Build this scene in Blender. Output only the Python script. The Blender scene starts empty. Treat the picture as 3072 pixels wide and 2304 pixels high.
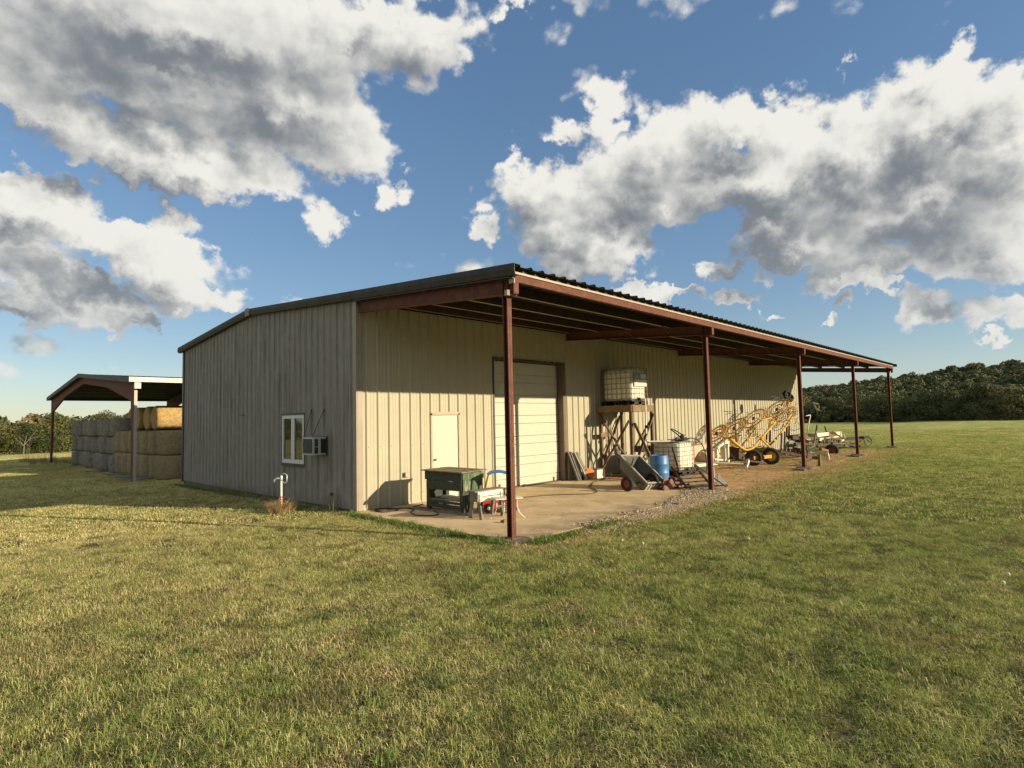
import bpy, math, random
import numpy as np
from mathutils import Vector, Matrix, Quaternion
PI = math.pi
rnd = random.Random(7)
sc = bpy.context.scene
COL = sc.collection

# ------------------------------------------------------------------ camera
CAM = Vector((-6.8676, -11.3353, 1.9681))
YAW, PITCH, ROLL, FPX = 0.76055, 0.0611, -0.02204, 1716.25      # solved from the building; FPX in pixels of the 3072 px photo
Fv = Vector((math.cos(PITCH)*math.cos(YAW), math.cos(PITCH)*math.sin(YAW), math.sin(PITCH)))
R0 = Vector((math.sin(YAW), -math.cos(YAW), 0)); U0 = R0.cross(Fv)
Rv = R0*math.cos(ROLL) + U0*math.sin(ROLL)
Uv = -R0*math.sin(ROLL) + U0*math.cos(ROLL)
cd = bpy.data.cameras.new('camera'); co = bpy.data.objects.new('camera', cd); COL.objects.link(co)
M = Matrix((Rv, Uv, -Fv)).transposed().to_4x4(); M.translation = CAM
co.matrix_world = M
cd.sensor_width = 36; cd.lens = 36*FPX/3072; cd.clip_start = .05; cd.clip_end = 6000
sc.camera = co

def ray(u, v): return Fv + Rv*((u-1536)/FPX) - Uv*((v-1152)/FPX)
def aty(u, v, y):
    d = ray(u, v); return CAM + d*((y-CAM.y)/d.y)
def atz(u, v, z=0):
    d = ray(u, v); return CAM + d*((z-CAM.z)/d.z)

# ------------------------------------------------------------------ light
SUN_DIR = Vector((.406, -.914, 0)).normalized()*math.cos(math.radians(16.7)) + Vector((0, 0, math.sin(math.radians(16.7))))
sl = bpy.data.lights.new('sun', 'SUN'); sl.energy = 5.0; sl.angle = math.radians(.53); sl.color = (1, .85, .58)
so = bpy.data.objects.new('sun', sl); COL.objects.link(so); so.rotation_euler = SUN_DIR.to_track_quat('Z', 'Y').to_euler()
sc.view_settings.view_transform = 'Standard'; sc.view_settings.look = 'None'
sc.view_settings.gamma = 1; sc.view_settings.use_curve_mapping = False; sc.view_settings.exposure = 0.54

try:
    sc.cycles.max_bounces = 5; sc.cycles.diffuse_bounces = 3; sc.cycles.glossy_bounces = 2; sc.cycles.transmission_bounces = 2
except Exception: pass

# ------------------------------------------------------------------ node helpers
class NT:
    def __init__(s, tree): s.t = tree; s.n = tree.nodes; s.l = tree.links
    def new(s, ty, **kw):
        n = s.n.new(ty)
        for k, v in kw.items(): setattr(n, k, v)
        return n
    def put(s, inp, v):
        if isinstance(v, bpy.types.NodeSocket): s.l.new(v, inp)
        elif v is not None:
            if hasattr(inp.default_value, '__len__') and not hasattr(v, '__len__'): v = (v,)*len(inp.default_value)
            if hasattr(inp.default_value, '__len__') and len(inp.default_value) == 4 and len(v) == 3: v = (*v, 1)
            inp.default_value = v
    def m(s, op, a, b=None, c=None, clamp=False):
        n = s.new('ShaderNodeMath', operation=op); n.use_clamp = clamp
        s.put(n.inputs[0], a)
        if b is not None: s.put(n.inputs[1], b)
        if c is not None: s.put(n.inputs[2], c)
        return n.outputs[0]
    def v(s, op, a, b=None, sc_=None):
        n = s.new('ShaderNodeVectorMath', operation=op); s.put(n.inputs[0], a)
        if b is not None: s.put(n.inputs[1], b)
        if sc_ is not None: s.put(n.inputs['Scale'], sc_)
        return n.outputs['Value'] if op in ('DOT_PRODUCT', 'LENGTH', 'DISTANCE') else n.outputs[0]
    def ramp(s, x, a, b, lo=0., hi=1., smooth=True):
        n = s.new('ShaderNodeMapRange'); n.interpolation_type = 'SMOOTHSTEP' if smooth else 'LINEAR'
        s.put(n.inputs[0], x); s.put(n.inputs[1], a); s.put(n.inputs[2], b); s.put(n.inputs[3], lo); s.put(n.inputs[4], hi)
        return n.outputs[0]
    def mix(s, f, a, b, mode='MIX'):
        n = s.new('ShaderNodeMix', data_type='RGBA', blend_type=mode)
        s.put(n.inputs[0], f); s.put(n.inputs[6], a); s.put(n.inputs[7], b); return n.outputs[2]
    def noise(s, vec, scale, detail=3, rough=.55, dist=0, col=False):
        n = s.new('ShaderNodeTexNoise'); s.put(n.inputs['Vector'], vec); n.inputs['Scale'].default_value = scale
        n.inputs['Detail'].default_value = detail; n.inputs['Roughness'].default_value = rough; n.inputs['Distortion'].default_value = dist
        return n.outputs[1] if col else n.outputs[0]
    def comb(s, x, y, z):
        n = s.new('ShaderNodeCombineXYZ'); s.put(n.inputs[0], x); s.put(n.inputs[1], y); s.put(n.inputs[2], z); return n.outputs[0]
    def sep(s, v):
        n = s.new('ShaderNodeSeparateXYZ'); s.put(n.inputs[0], v); return n.outputs

# ------------------------------------------------------------------ sky and clouds (world)
W = bpy.data.worlds.new('World'); sc.world = W; W.use_nodes = True
T = NT(W.node_tree); T.n.clear()
SKY_STRENGTH = .142
sky = T.new('ShaderNodeTexSky', sky_type='NISHITA'); sky.sun_disc = False
sky.sun_elevation = math.radians(16.7); sky.sun_rotation = math.atan2(SUN_DIR.x, SUN_DIR.y)
sky.air_density = 1.0; sky.dust_density = .2; sky.ozone_density = 2.6; sky.altitude = 200
dirv = T.new('ShaderNodeTexCoord').outputs['Generated']
AZ0 = YAW
def dir_az_el(u, v):                       # centre of a cloud as azimuth (to the right) and elevation
    d = ray(u, v).normalized(); a = math.atan2(d.y, d.x)
    return -(a-AZ0), math.asin(d.z)
# clouds: centre x, y, half-width, half-height, tilt (deg, clockwise), weight -- in 2212 px wide photo units, turned into directions below
CL = [(430,60,640,170,8,1.25),(360,170,420,110,15,1.1),(640,220,260,150,10,1.15),(760,310,125,85,20,.95),(120,205,270,80,24,1.0),(20,130,120,80,20,.9),
 (420,355,290,70,14,1.2),(230,330,140,55,10,1.0),(560,385,120,58,15,.85),(702,470,66,58,0,.85),(860,402,54,50,0,.85),(775,468,26,18,0,.6),
 (105,415,165,52,14,1.0),(372,478,80,38,12,.7),(300,545,300,66,17,1.25),(150,600,260,85,24,1.05),(60,560,150,80,20,1.0),(285,690,85,26,0,1.1),(60,655,150,44,5,1.1),
 (420,632,160,48,8,1.2),(480,655,66,32,0,1.2),(385,655,56,32,0,1.2),(600,632,70,36,0,.62),
 (930,60,150,125,-10,1.05),(1000,110,70,70,-30,.8),(1120,5,90,34,0,.8),(820,30,160,60,0,.8),
 (1310,232,80,50,-50,.80),(1240,275,60,30,40,.65),(1130,350,46,40,0,.75),(1052,495,36,46,0,.8),
 (1185,415,120,85,-10,1.0),(1260,470,180,95,0,1.0),(1300,535,180,74,0,1.1),(1440,320,170,110,-25,1.05),(1400,400,160,90,0,1.15),(1450,440,120,66,0,1.15),(1650,505,150,60,0,1.15),
 (1630,255,170,90,0,1.1),(1560,290,110,70,0,.9),(1680,380,360,140,0,1.25),(1850,330,240,120,-15,1.1),(2010,270,260,130,-22,1.15),(2150,190,150,80,-15,.95),
 (2068,135,90,42,-15,.75),(2180,300,170,150,0,1.1),(2040,420,320,130,-10,1.15),(1700,470,260,74,0,1.15),(1720,540,250,56,-8,1.15),(1560,575,100,30,-5,1.0),
 (1840,592,155,40,-14,1.1),(2130,560,190,60,0,1.0),(2200,480,150,90,0,.9),(1990,662,100,42,-12,.75),(2180,662,130,42,0,.8),
 (1607,640,54,26,0,1.1),(1470,640,100,24,0,1.05),(1362,622,60,22,0,.95),(1540,208,36,24,0,.45),(1838,165,26,38,20,.55),(1786,714,32,18,0,.85),
 (1824,664,34,18,0,.85),(1667,678,34,18,0,.85),(2165,724,60,16,0,.85),(1410,640,50,22,0,.8),(1900,625,50,24,0,.95),(1530,640,40,22,0,.5),(1130,20,70,24,0,.5)]
HOLES = [(1545,490,52,42,0,-.42)]
az = T.m('ARCTAN2', T.sep(T.v('ROTATE' if False else 'MULTIPLY', dirv, (1, 1, 1)))[1], T.sep(dirv)[0])
xyz = T.sep(dirv)
cr, sr = math.cos(-AZ0), math.sin(-AZ0)    # rotate so that the seam of atan2 lies behind
xr = T.m('SUBTRACT', T.m('MULTIPLY', xyz[0], cr), T.m('MULTIPLY', xyz[1], sr))
yr = T.m('ADD', T.m('MULTIPLY', xyz[0], sr), T.m('MULTIPLY', xyz[1], cr))
pa = T.m('MULTIPLY', T.m('ARCTAN2', yr, xr), -1)
el = T.m('ARCSINE', xyz[2])
P0 = T.comb(pa, el, 0)
warpn = T.noise(dirv, 9, 2, .5, col=True)
def mask(P):
    acc = None
    for (cx, cy, rx, ry, ang, w) in CL+HOLES:
        u, v = cx*1.38879, cy*1.38879
        a0, e0 = dir_az_el(u, v)
        c_, s_ = math.cos(math.radians(ang)), math.sin(math.radians(ang))
        ax, ex = dir_az_el(u+c_*rx*1.38879*.3, v+s_*rx*1.38879*.3); ay, ey = dir_az_el(u+s_*ry*1.38879*.3, v-c_*ry*1.38879*.3)
        v1 = ((ax-a0)/.3, (ex-e0)/.3); v2 = ((ay-a0)/.3, (ey-e0)/.3)
        mp = T.new('ShaderNodeMapping', vector_type='TEXTURE')
        T.put(mp.inputs[0], P); mp.inputs[1].default_value = (a0, e0, 0)
        mp.inputs[2].default_value = (0, 0, math.atan2(v1[1], v1[0]))
        k = 1.30
        mp.inputs[3].default_value = (max(1e-3, math.hypot(*v1)*k), max(1e-3, math.hypot(*v2)*k), 1)
        g = T.new('ShaderNodeTexGradient', gradient_type='SPHERICAL'); T.put(g.inputs[0], mp.outputs[0])
        if w < 0: acc = T.m('MULTIPLY_ADD', g.outputs[1], w*2, acc)
        else:
            x = T.m('MULTIPLY', g.outputs[1], w)
            acc = x if acc is None else T.m('SMOOTH_MAX', acc, x, .14)
    return acc
def billow(D):
    n1 = T.noise(D, 5.0, 8, .60)
    v = T.new('ShaderNodeTexVoronoi', feature='SMOOTH_F1'); T.put(v.inputs['Vector'], D); v.inputs['Scale'].default_value = 13
    v.inputs['Detail'].default_value = 2.0; v.inputs['Roughness'].default_value = .55; v.inputs['Smoothness'].default_value = .25
    return T.m('ADD', T.m('MULTIPLY', T.m('SUBTRACT', n1, .5), 1.45), T.m('MULTIPLY', T.m('SUBTRACT', .40, v.outputs['Distance']), .42))
SC = (1, 1, 1.35)
Dv = T.v('MULTIPLY', T.v('ADD', dirv, T.v('SCALE', T.v('SUBTRACT', T.noise(dirv, 22, 4, .6, col=True), (.5, .5, .5)), sc_=.022)), SC)
Pw = T.v('ADD', P0, T.v('SCALE', T.v('SUBTRACT', warpn, (.5, .5, .5)), sc_=.085))
Pw = T.v('ADD', Pw, T.v('SCALE', T.v('SUBTRACT', T.noise(dirv, 34, 4, .62, col=True), (.5, .5, .5)), sc_=.075))
def shifted(dx, dy): return T.v('ADD', Dv, (Rv.x*dx, Rv.y*dx, dy*SC[2]))
# scattered unseen cumulus all round the hand-placed ones, added to cut sun-side glare
out_ = T.m('MAXIMUM', T.ramp(T.m('ABSOLUTE', pa), .80, 1.0), T.ramp(el, .62, .78))
rest = T.m('MULTIPLY', out_, T.ramp(T.noise(dirv, 1.9, 2, .5), .36, .66, 0, 1.15))
M1 = T.m('MAXIMUM', mask(Pw), rest); M2 = mask(T.v('ADD', Pw, (.042, .050, 0)))
M2 = T.m('MAXIMUM', M2, T.m('MULTIPLY', rest, .9))
B1 = billow(Dv); B2 = billow(shifted(.015, .012)); n0 = T.noise(Dv, 3.2, 4, .55)
D1 = T.m('ADD', T.m('ADD', T.m('MINIMUM', M1, .95), B1), -.095)
alpha = T.ramp(D1, -.05, .22)
core = T.ramp(T.m('MULTIPLY_ADD', T.m('SUBTRACT', n0, .5), .34, T.m('MULTIPLY_ADD', B1, .10, M1)), .20, .95)
bb = T.m('SUBTRACT', .84, T.m('MULTIPLY', core, .66))
bb = T.m('MULTIPLY_ADD', T.m('SUBTRACT', B1, B2), .75, bb)
b = T.m('MULTIPLY_ADD', T.m('SUBTRACT', M1, M2), 1.15, bb)
b = T.ramp(b, -.10, 1.0)
ccol = T.mix(b, (.140, .156, .176), (.60, .59, .55))
ccol = T.mix(T.ramp(el, 0.02, .32), T.mix(.25, ccol, (.36, .41, .45)), ccol)
gm_ = T.new('ShaderNodeGamma'); T.l.new(sky.outputs[0], gm_.inputs[0]); gm_.inputs[1].default_value = .58      # camera-like compression of the whole sky
hs_ = T.new('ShaderNodeHueSaturation'); T.l.new(gm_.outputs[0], hs_.inputs['Color']); hs_.inputs['Saturation'].default_value = 1.40; hs_.inputs['Hue'].default_value = .507; hs_.inputs['Value'].default_value = 1.16
sk = T.new('ShaderNodeBackground'); T.l.new(hs_.outputs[0], sk.inputs[0]); sk.inputs[1].default_value = SKY_STRENGTH
cb = T.new('ShaderNodeBackground'); T.l.new(ccol, cb.inputs[0]); cb.inputs[1].default_value = 1.0
ms = T.new('ShaderNodeMixShader'); T.l.new(T.m('MULTIPLY', alpha, T.ramp(el, .005, .04)), ms.inputs[0]); T.l.new(sk.outputs[0], ms.inputs[1]); T.l.new(cb.outputs[0], ms.inputs[2])
wo = T.new('ShaderNodeOutputWorld'); T.l.new(ms.outputs[0], wo.inputs[0])
try:
    W.cycles.sampling_method = 'MANUAL'; W.cycles.sample_map_resolution = 512
except Exception: pass

# ------------------------------------------------------------------ materials
MATS = {}
def mat(name, col=(.5, .5, .5), rough=.6, metal=0., var=.12, scale=6, bump=0., bscale=40, fn=None, spec=.5, stretch=(1, 1, 1), dirt=None):
    """Principled material in object space: base colour with noise variation, optional dirt colour and bump."""
    if name in MATS: return MATS[name]
    m = bpy.data.materials.new(name); m.use_nodes = True
    t = NT(m.node_tree); p = t.n['Principled BSDF']
    geo = t.new('ShaderNodeNewGeometry').outputs['Position']
    vec = t.v('MULTIPLY', geo, stretch)
    n = t.noise(vec, scale, 5, .6)
    c = t.mix(t.ramp(n, .3, .7), tuple(x*(1-var) for x in col), tuple(min(1, x*(1+var)) for x in col))
    if dirt:
        dcol, amt, dscale = dirt
        c = t.mix(t.ramp(t.noise(vec, dscale, 6, .65), 1-amt-.12, 1-amt+.15, 0, .85), c, dcol)
    if fn: c = fn(t, geo, c) or c
    t.put(p.inputs['Base Color'], c); p.inputs['Roughness'].default_value = rough; p.inputs['Metallic'].default_value = metal
    p.inputs['Specular IOR Level'].default_value = spec
    if bump:
        b = t.new('ShaderNodeBump'); b.inputs['Strength'].default_value = min(1, bump); b.inputs['Distance'].default_value = .01*max(1, bump)
        t.l.new(t.noise(geo, bscale, 4, .6), b.inputs['Height']); t.l.new(b.outputs[0], p.inputs['Normal'])
    MATS[name] = m; return m

def gable_fn(t, geo, c):
    x = t.sep(geo)
    v = t.comb(t.m('MULTIPLY', x[0], 9), t.m('MULTIPLY', x[1], 9), t.m('MULTIPLY', x[2], .55))
    streak = t.noise(v, 1.0, 5, .6)
    big = t.noise(geo, .45, 2, .5)
    s = t.m('MULTIPLY', t.ramp(streak, .42, .72), t.ramp(big, .25, .65, .35, 1))
    low = t.m('MULTIPLY', t.ramp(x[2], .35, .75, 0, 1), 1)            # the streaks stop above the splash line
    s = t.m('MULTIPLY', s, t.ramp(x[2], .25, .7, .12, 1))
    c = t.mix(t.m('MULTIPLY', s, .62), c, (.085, .078, .062))
    pale = t.ramp(t.noise(t.comb(t.m('MULTIPLY', x[0], 5), t.m('MULTIPLY', x[1], 5), t.m('MULTIPLY', x[2], .3)), 1.3, 3, .5), .55, .75, 0, .35)
    c = t.mix(pale, c, (.40, .37, .32))
    sp = t.ramp(t.noise(geo, 14, 3, .7), .66, .74, 0, .45)
    return t.mix(sp, c, (.09, .085, .08))
m_gable = mat('weathered gable steel', (.285, .265, .228), .65, 0, .08, 3, fn=gable_fn, spec=.2)
def wall_fn(t, geo, c):
    x = t.sep(geo)
    v = t.comb(t.m('MULTIPLY', x[0], 7), 0, t.m('MULTIPLY', x[2], .5))
    s = t.ramp(t.noise(v, 1.0, 4, .6), .48, .75, 0, .22)
    c = t.mix(s, c, (.36, .31, .21))
    splash = t.m('MULTIPLY', t.ramp(x[2], .0, .45, 1, 0), t.ramp(t.noise(geo, 3, 4, .6), .35, .7))
    return t.mix(t.m('MULTIPLY', splash, .5), c, (.42, .31, .19))
m_wall = mat('cream wall steel', (.415, .385, .285), .6, 0, .04, 2, fn=wall_fn, spec=.25)
m_white = mat('white door paint', (.49, .475, .385), .6, 0, .03, 2, dirt=((.55, .5, .38), .30, 3))
m_trim = mat('bronze grey trim', (.042, .039, .035), .5, 0, .2, 5)
m_trimlight = mat('grey rake trim', (.055, .053, .048), .6, 0, .2, 4, spec=.25)
m_capbox = mat('tan peak cap', (.22, .17, .12), .6, 0, .15, 8)
m_corner = mat('taupe corner trim', (.30, .245, .19), .5, 0, .08, 4)
def primer_fn(t, geo, c):
    n = t.noise(geo, 9, 6, .7)
    c = t.mix(t.ramp(n, .45, .75, 0, .5), c, (.23, .12, .085))
    return t.mix(t.ramp(t.noise(geo, 40, 3, .6), .62, .75, 0, .6), c, (.16, .05, .03))
m_red = mat('red oxide primer steel', (.135, .056, .040), .75, 0, .15, 5, fn=primer_fn, spec=.15)
m_galv = mat('pale closure strip', (.40, .34, .26), .5, .0, .08, 10)
m_roof = mat('aged roof steel', (.030, .030, .027), .75, 0, .25, 2, spec=.12, dirt=((.025, .028, .02), .4, 2))
m_roof_light = mat('shed fascia cream', (.62, .58, .50), .5, 0, .05, 3)
m_purlin = mat('dusty purlin', (.15, .11, .08), .6, 0, .15, 5)
m_dark = mat('black plastic', (.02, .02, .021), .45, 0, .2, 8)
m_rubber = mat('tyre rubber', (.022, .021, .020), .85, 0, .25, 12, bump=.3, bscale=90)
def conc_fn(t, geo, c):
    n = t.ramp(t.noise(geo, 1.1, 6, .62), .38, .66)
    c = t.mix(n, c, (.52, .375, .21))
    n2 = t.ramp(t.noise(geo, .6, 5, .6, 1.0), .55, .68, 0, .6)
    c = t.mix(n2, c, (.36, .255, .145))
    x = t.sep(geo)
    edge = t.m('MULTIPLY', t.ramp(x[1], -3.6, -4.9, 0, 1), t.ramp(t.noise(geo, 2.4, 5, .6), .3, .6))
    c = t.mix(t.m('MULTIPLY', edge, .75), c, (.22, .16, .10))
    crack = t.ramp(t.m('ABSOLUTE', t.m('SUBTRACT', t.noise(geo, .8, 4, .55), .5)), .0, .006, .5, 0)
    return t.mix(crack, c, (.1, .07, .05))
m_conc = mat('dusty concrete', (.66, .50, .30), .85, 0, .08, 20, bump=.3, bscale=60, fn=conc_fn)
m_conc_old = mat('old concrete footing', (.15, .125, .095), .9, 0, .2, 9, bump=.6, bscale=25)
m_glass = mat('dark window glass', (.010, .012, .010), .04, 0, .1, 3, spec=.9)
m_vinyl = mat('white vinyl frame', (.62, .63, .62), .5, 0, .05, 8, dirt=((.35, .34, .31), .3, 9))
m_ac = mat('grey enamel', (.42, .43, .42), .5, 0, .1, 8, dirt=((.2, .19, .17), .35, 7))
m_steel = mat('bare steel rod', (.16, .155, .15), .5, .6, .2, 20)
m_chrome = mat('galvanised steel', (.52, .56, .62), .35, .5, .15, 15)
def wood_fn(t, geo, c):
    x = t.sep(geo)
    g = t.noise(t.v('MULTIPLY', geo, (6, 6, 30)), 1.6, 5, .6, .6)
    return t.mix(t.ramp(g, .35, .7, 0, .5), c, (.09, .065, .04))
m_wood = mat('treated timber', (.23, .15, .075), .8, 0, .2, 4, fn=wood_fn, bump=.3, bscale=60)
m_wood_old = mat('weathered timber post', (.13, .08, .045), .85, 0, .3, 5, fn=wood_fn, bump=.4, bscale=50)
def green_fn(t, geo, c):
    n = t.noise(t.v('MULTIPLY', geo, (14, 14, 3)), 1.2, 5, .65)
    c = t.mix(t.ramp(n, .50, .66, 0, .8), c, (.30, .27, .18))
    return t.mix(t.ramp(t.noise(geo, 9, 5, .7), .58, .7, 0, .7), c, (.03, .04, .028))
m_greenp = mat('peeling green paint', (.075, .12, .062), .8, 0, .25, 6, fn=green_fn, bump=.4, bscale=45)
m_greend = mat('dark green stained boards', (.035, .052, .034), .8, 0, .3, 6, fn=wood_fn, bump=.4, bscale=45)
m_benchtop = mat('weathered bench top', (.24, .19, .125), .85, 0, .25, 7, fn=wood_fn, bump=.4, bscale=50)
m_whitewood = mat('chalky white boards', (.70, .65, .52), .8, 0, .12, 8, dirt=((.36, .32, .25), .30, 12), bump=.3)
m_greywood = mat('grey weathered boards', (.20, .19, .17), .85, 0, .25, 8, fn=wood_fn, bump=.4)
m_cream = mat('cream painted metal', (.66, .61, .46), .5, 0, .08, 8, dirt=((.32, .22, .12), .32, 5))
m_blue = mat('blue drum plastic', (.055, .19, .42), .45, 0, .12, 4, dirt=((.12, .22, .36), .3, 4))
m_toyblue = mat('faded toy blue', (.05, .16, .45), .4, 0, .08, 5)
m_toyyellow = mat('faded toy yellow', (.62, .45, .10), .45, 0, .1, 5)
m_toyred = mat('faded toy red', (.55, .045, .035), .4, 0, .15, 5, dirt=((.62, .22, .17), .35, 4))
m_tank = mat('tank polyethylene', (.80, .77, .65), .5, 0, .06, 2, dirt=((.62, .56, .40), .36, 1.6))
m_cage = mat('galvanised cage tube', (.30, .24, .16), .5, .3, .25, 10)
m_pvc = mat('white pvc pipe', (.70, .68, .58), .4, 0, .06, 8)
m_cartgrey = mat('grey poly cart tub', (.115, .112, .10), .55, 0, .15, 8, dirt=((.27, .25, .21), .35, 4))
m_rim = mat('red wheel rim', (.30, .03, .025), .5, 0, .2, 14)
def yel_fn(t, geo, c):
    c = t.mix(t.ramp(t.noise(geo, 5, 6, .7), .50, .66, 0, .85), c, (.22, .075, .015))
    return c
m_yellow = mat('rusting yellow paint', (.56, .31, .035), .6, 0, .2, 6, fn=yel_fn)
m_rust = mat('rusty steel', (.20, .075, .028), .8, 0, .35, 9, bump=.3)
m_brown = mat('dark rusted frame', (.060, .035, .025), .8, 0, .35, 9, bump=.3)
m_seedgreen = mat('faded green paint', (.07, .10, .05), .6, 0, .25, 8, dirt=((.3, .28, .18), .35, 6))
m_straw = mat('cut hay', (.50, .33, .13), .95, 0, .25, 14)
m_orange = mat('orange plastic', (.55, .16, .03), .5, 0, .15, 8)
m_label = mat('pale label sheet', (.55, .57, .52), .5, 0, .05, 8)
m_labeld = mat('dark printed panel', (.16, .19, .17), .5, 0, .1, 8)
m_tarp = mat('rust brown tarp', (.20, .09, .055), .8, 0, .35, 8, bump=.5, bscale=12)
m_hose = mat('black rubber hose', (.018, .017, .016), .5, 0, .2, 12)
m_hose2 = mat('dusty brown hose', (.11, .085, .045), .6, 0, .2, 12)

# ------------------------------------------------------------------ mesh helpers
class MB:
    def __init__(s): s.v = []; s.f = []
    def add(s, vs, fs):
        o = len(s.v); s.v += [tuple(x) for x in vs]; s.f += [tuple(i+o for i in f) for f in fs]; return s
    def box(s, a, b, rot=None, c=None):
        (x0, y0, z0), (x1, y1, z1) = a, b
        vs = [Vector(q) for q in ((x0,y0,z0),(x1,y0,z0),(x1,y1,z0),(x0,y1,z0),(x0,y0,z1),(x1,y0,z1),(x1,y1,z1),(x0,y1,z1))]
        if rot is not None:
            c = Vector(c) if c is not None else (Vector(a)+Vector(b))/2
            vs = [rot @ (q-c)+c for q in vs]
        return s.add(vs, [(0,3,2,1),(4,5,6,7),(0,1,5,4),(1,2,6,5),(2,3,7,6),(3,0,4,7)])
    def beam(s, p, q, w, h, up=(0, 0, 1)):
        p, q = Vector(p), Vector(q); d = (q-p).normalized(); up = Vector(up)
        if abs(d.dot(up)) > .98: up = Vector((1, 0, 0))
        a = d.cross(up).normalized()*w/2; b = a.cross(d).normalized()*h/2
        vs = [p-a-b, p+a-b, p+a+b, p-a+b, q-a-b, q+a-b, q+a+b, q-a+b]
        return s.add(vs, [(0,3,2,1),(4,5,6,7),(0,1,5,4),(1,2,6,5),(2,3,7,6),(3,0,4,7)])
    def tube(s, pts, r, n=6, closed=False, cap=True):
        pts = [Vector(p) for p in pts]; N = len(pts); rr = r if hasattr(r, '__len__') else [r]*N
        o = len(s.v); prev = None
        for i, p in enumerate(pts):
            if closed: d = pts[(i+1) % N]-pts[i-1]
            else: d = pts[min(i+1, N-1)]-pts[max(i-1, 0)]
            d = d.normalized() if d.length > 1e-9 else Vector((0, 0, 1))
            if prev is None:
                u = d.cross(Vector((0, 0, 1)));
                if u.length < .05: u = d.cross(Vector((1, 0, 0)))
                u.normalize()
            else:
                u = prev-d*prev.dot(d); u.normalize()
            prev = u; w = d.cross(u)
            for k in range(n):
                a = 2*PI*k/n; s.v.append(tuple(p+(u*math.cos(a)+w*math.sin(a))*rr[i]))
        for i in range(N if closed else N-1):
            j = (i+1) % N
            for k in range(n):
                s.f.append((o+i*n+k, o+i*n+(k+1) % n, o+j*n+(k+1) % n, o+j*n+k))
        if not closed and cap:
            s.f.append(tuple(o+k for k in range(n))[::-1]); s.f.append(tuple(o+(N-1)*n+k for k in range(n)))
        return s
    def lathe(s, prof, n=20, ax=(0, 0, 1), c=(0, 0, 0)):
        ax = Vector(ax).normalized(); u = ax.cross(Vector((0, 0, 1)))
        if u.length < .05: u = Vector((1, 0, 0))
        u.normalize(); w = ax.cross(u); c = Vector(c); o = len(s.v)
        for r, h in prof:
            for k in range(n):
                a = 2*PI*k/n; s.v.append(tuple(c+ax*h+(u*math.cos(a)+w*math.sin(a))*r))
        for i in range(len(prof)-1):
            for k in range(n):
                s.f.append((o+i*n+k, o+i*n+(k+1) % n, o+(i+1)*n+(k+1) % n, o+(i+1)*n+k))
        return s
    def prism(s, poly, a, b, f):
        """poly of 2D points; f(p, t) -> 3D for t = a and b"""
        n = len(poly); o = len(s.v)
        s.v += [tuple(f(p, a)) for p in poly]+[tuple(f(p, b)) for p in poly]
        s.f += [tuple(o+i for i in range(n))[::-1], tuple(o+n+i for i in range(n))]
        s.f += [(o+i, o+(i+1) % n, o+n+(i+1) % n, o+n+i) for i in range(n)]
        return s
    def mesh(s, name, m, smooth=False, off=None):
        me = bpy.data.meshes.new(name)
        vs = s.v if off is None else [(x-off[0], y-off[1], z-off[2]) for x, y, z in s.v]
        me.from_pydata(vs, [], s.f); me.materials.append(m)
        if smooth: me.polygons.foreach_set('use_smooth', [True]*len(me.polygons))
        me.update(); return me
def tag(o, label=None, cat=None, group=None, kind=None):
    if label: o['label'] = label
    if cat: o['category'] = cat
    if group: o['group'] = group
    if kind: o['kind'] = kind
    return o
def thing(name, label, cat, loc=(0, 0, 0), group=None, rotz=0):
    o = bpy.data.objects.new(name, None); COL.objects.link(o); o.location = loc; o.rotation_euler.z = rotz; o.empty_display_size = .1
    return tag(o, label, cat, group)
def part(t, name, mb, m, smooth=False, world=True, label=None, kind=None):
    """mb holds world coordinates when world=True"""
    if isinstance(mb, bpy.types.Mesh): me = mb
    else:
        off = None
        if world:
            off = Vector(t.location); q = t
            while q.parent: q = q.parent; off += Vector(q.location)
        me = mb.mesh(name, m, smooth, off)
    o = bpy.data.objects.new(name, me); COL.objects.link(o); o.parent = t
    return tag(o, label, None, None, kind)
def solo(name, mb, m, label=None, cat=None, group=None, kind=None, smooth=False, loc=None):
    me = mb if isinstance(mb, bpy.types.Mesh) else mb.mesh(name, m, smooth)
    o = bpy.data.objects.new(name, me); COL.objects.link(o)
    if loc is not None: o.location = loc
    return tag(o, label, cat, group, kind)
def copy_tree(o, parent=None):
    c = o.copy(); COL.objects.link(c); c.parent = parent
    for ch in list(o.children): copy_tree(ch, c)
    return c
def arc(c, r, a0, a1, n, ux, uy):
    c, ux, uy = Vector(c), Vector(ux), Vector(uy)
    return [c+ux*(r*math.cos(a0+(a1-a0)*i/n))+uy*(r*math.sin(a0+(a1-a0)*i/n)) for i in range(n+1)]
def curve_pts(pts, n=6):
    """Catmull-Rom through the points"""
    pts = [Vector(p) for p in pts]; out = []
    for i in range(len(pts)-1):
        p0, p1, p2, p3 = pts[max(i-1, 0)], pts[i], pts[i+1], pts[min(i+2, len(pts)-1)]
        for k in range(n):
            t = k/n; out.append(.5*((2*p1)+(p2-p0)*t+(2*p0-5*p1+4*p2-p3)*t*t+(3*p1-p0-3*p2+p3)*t**3))
    return out+[pts[-1]]

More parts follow.
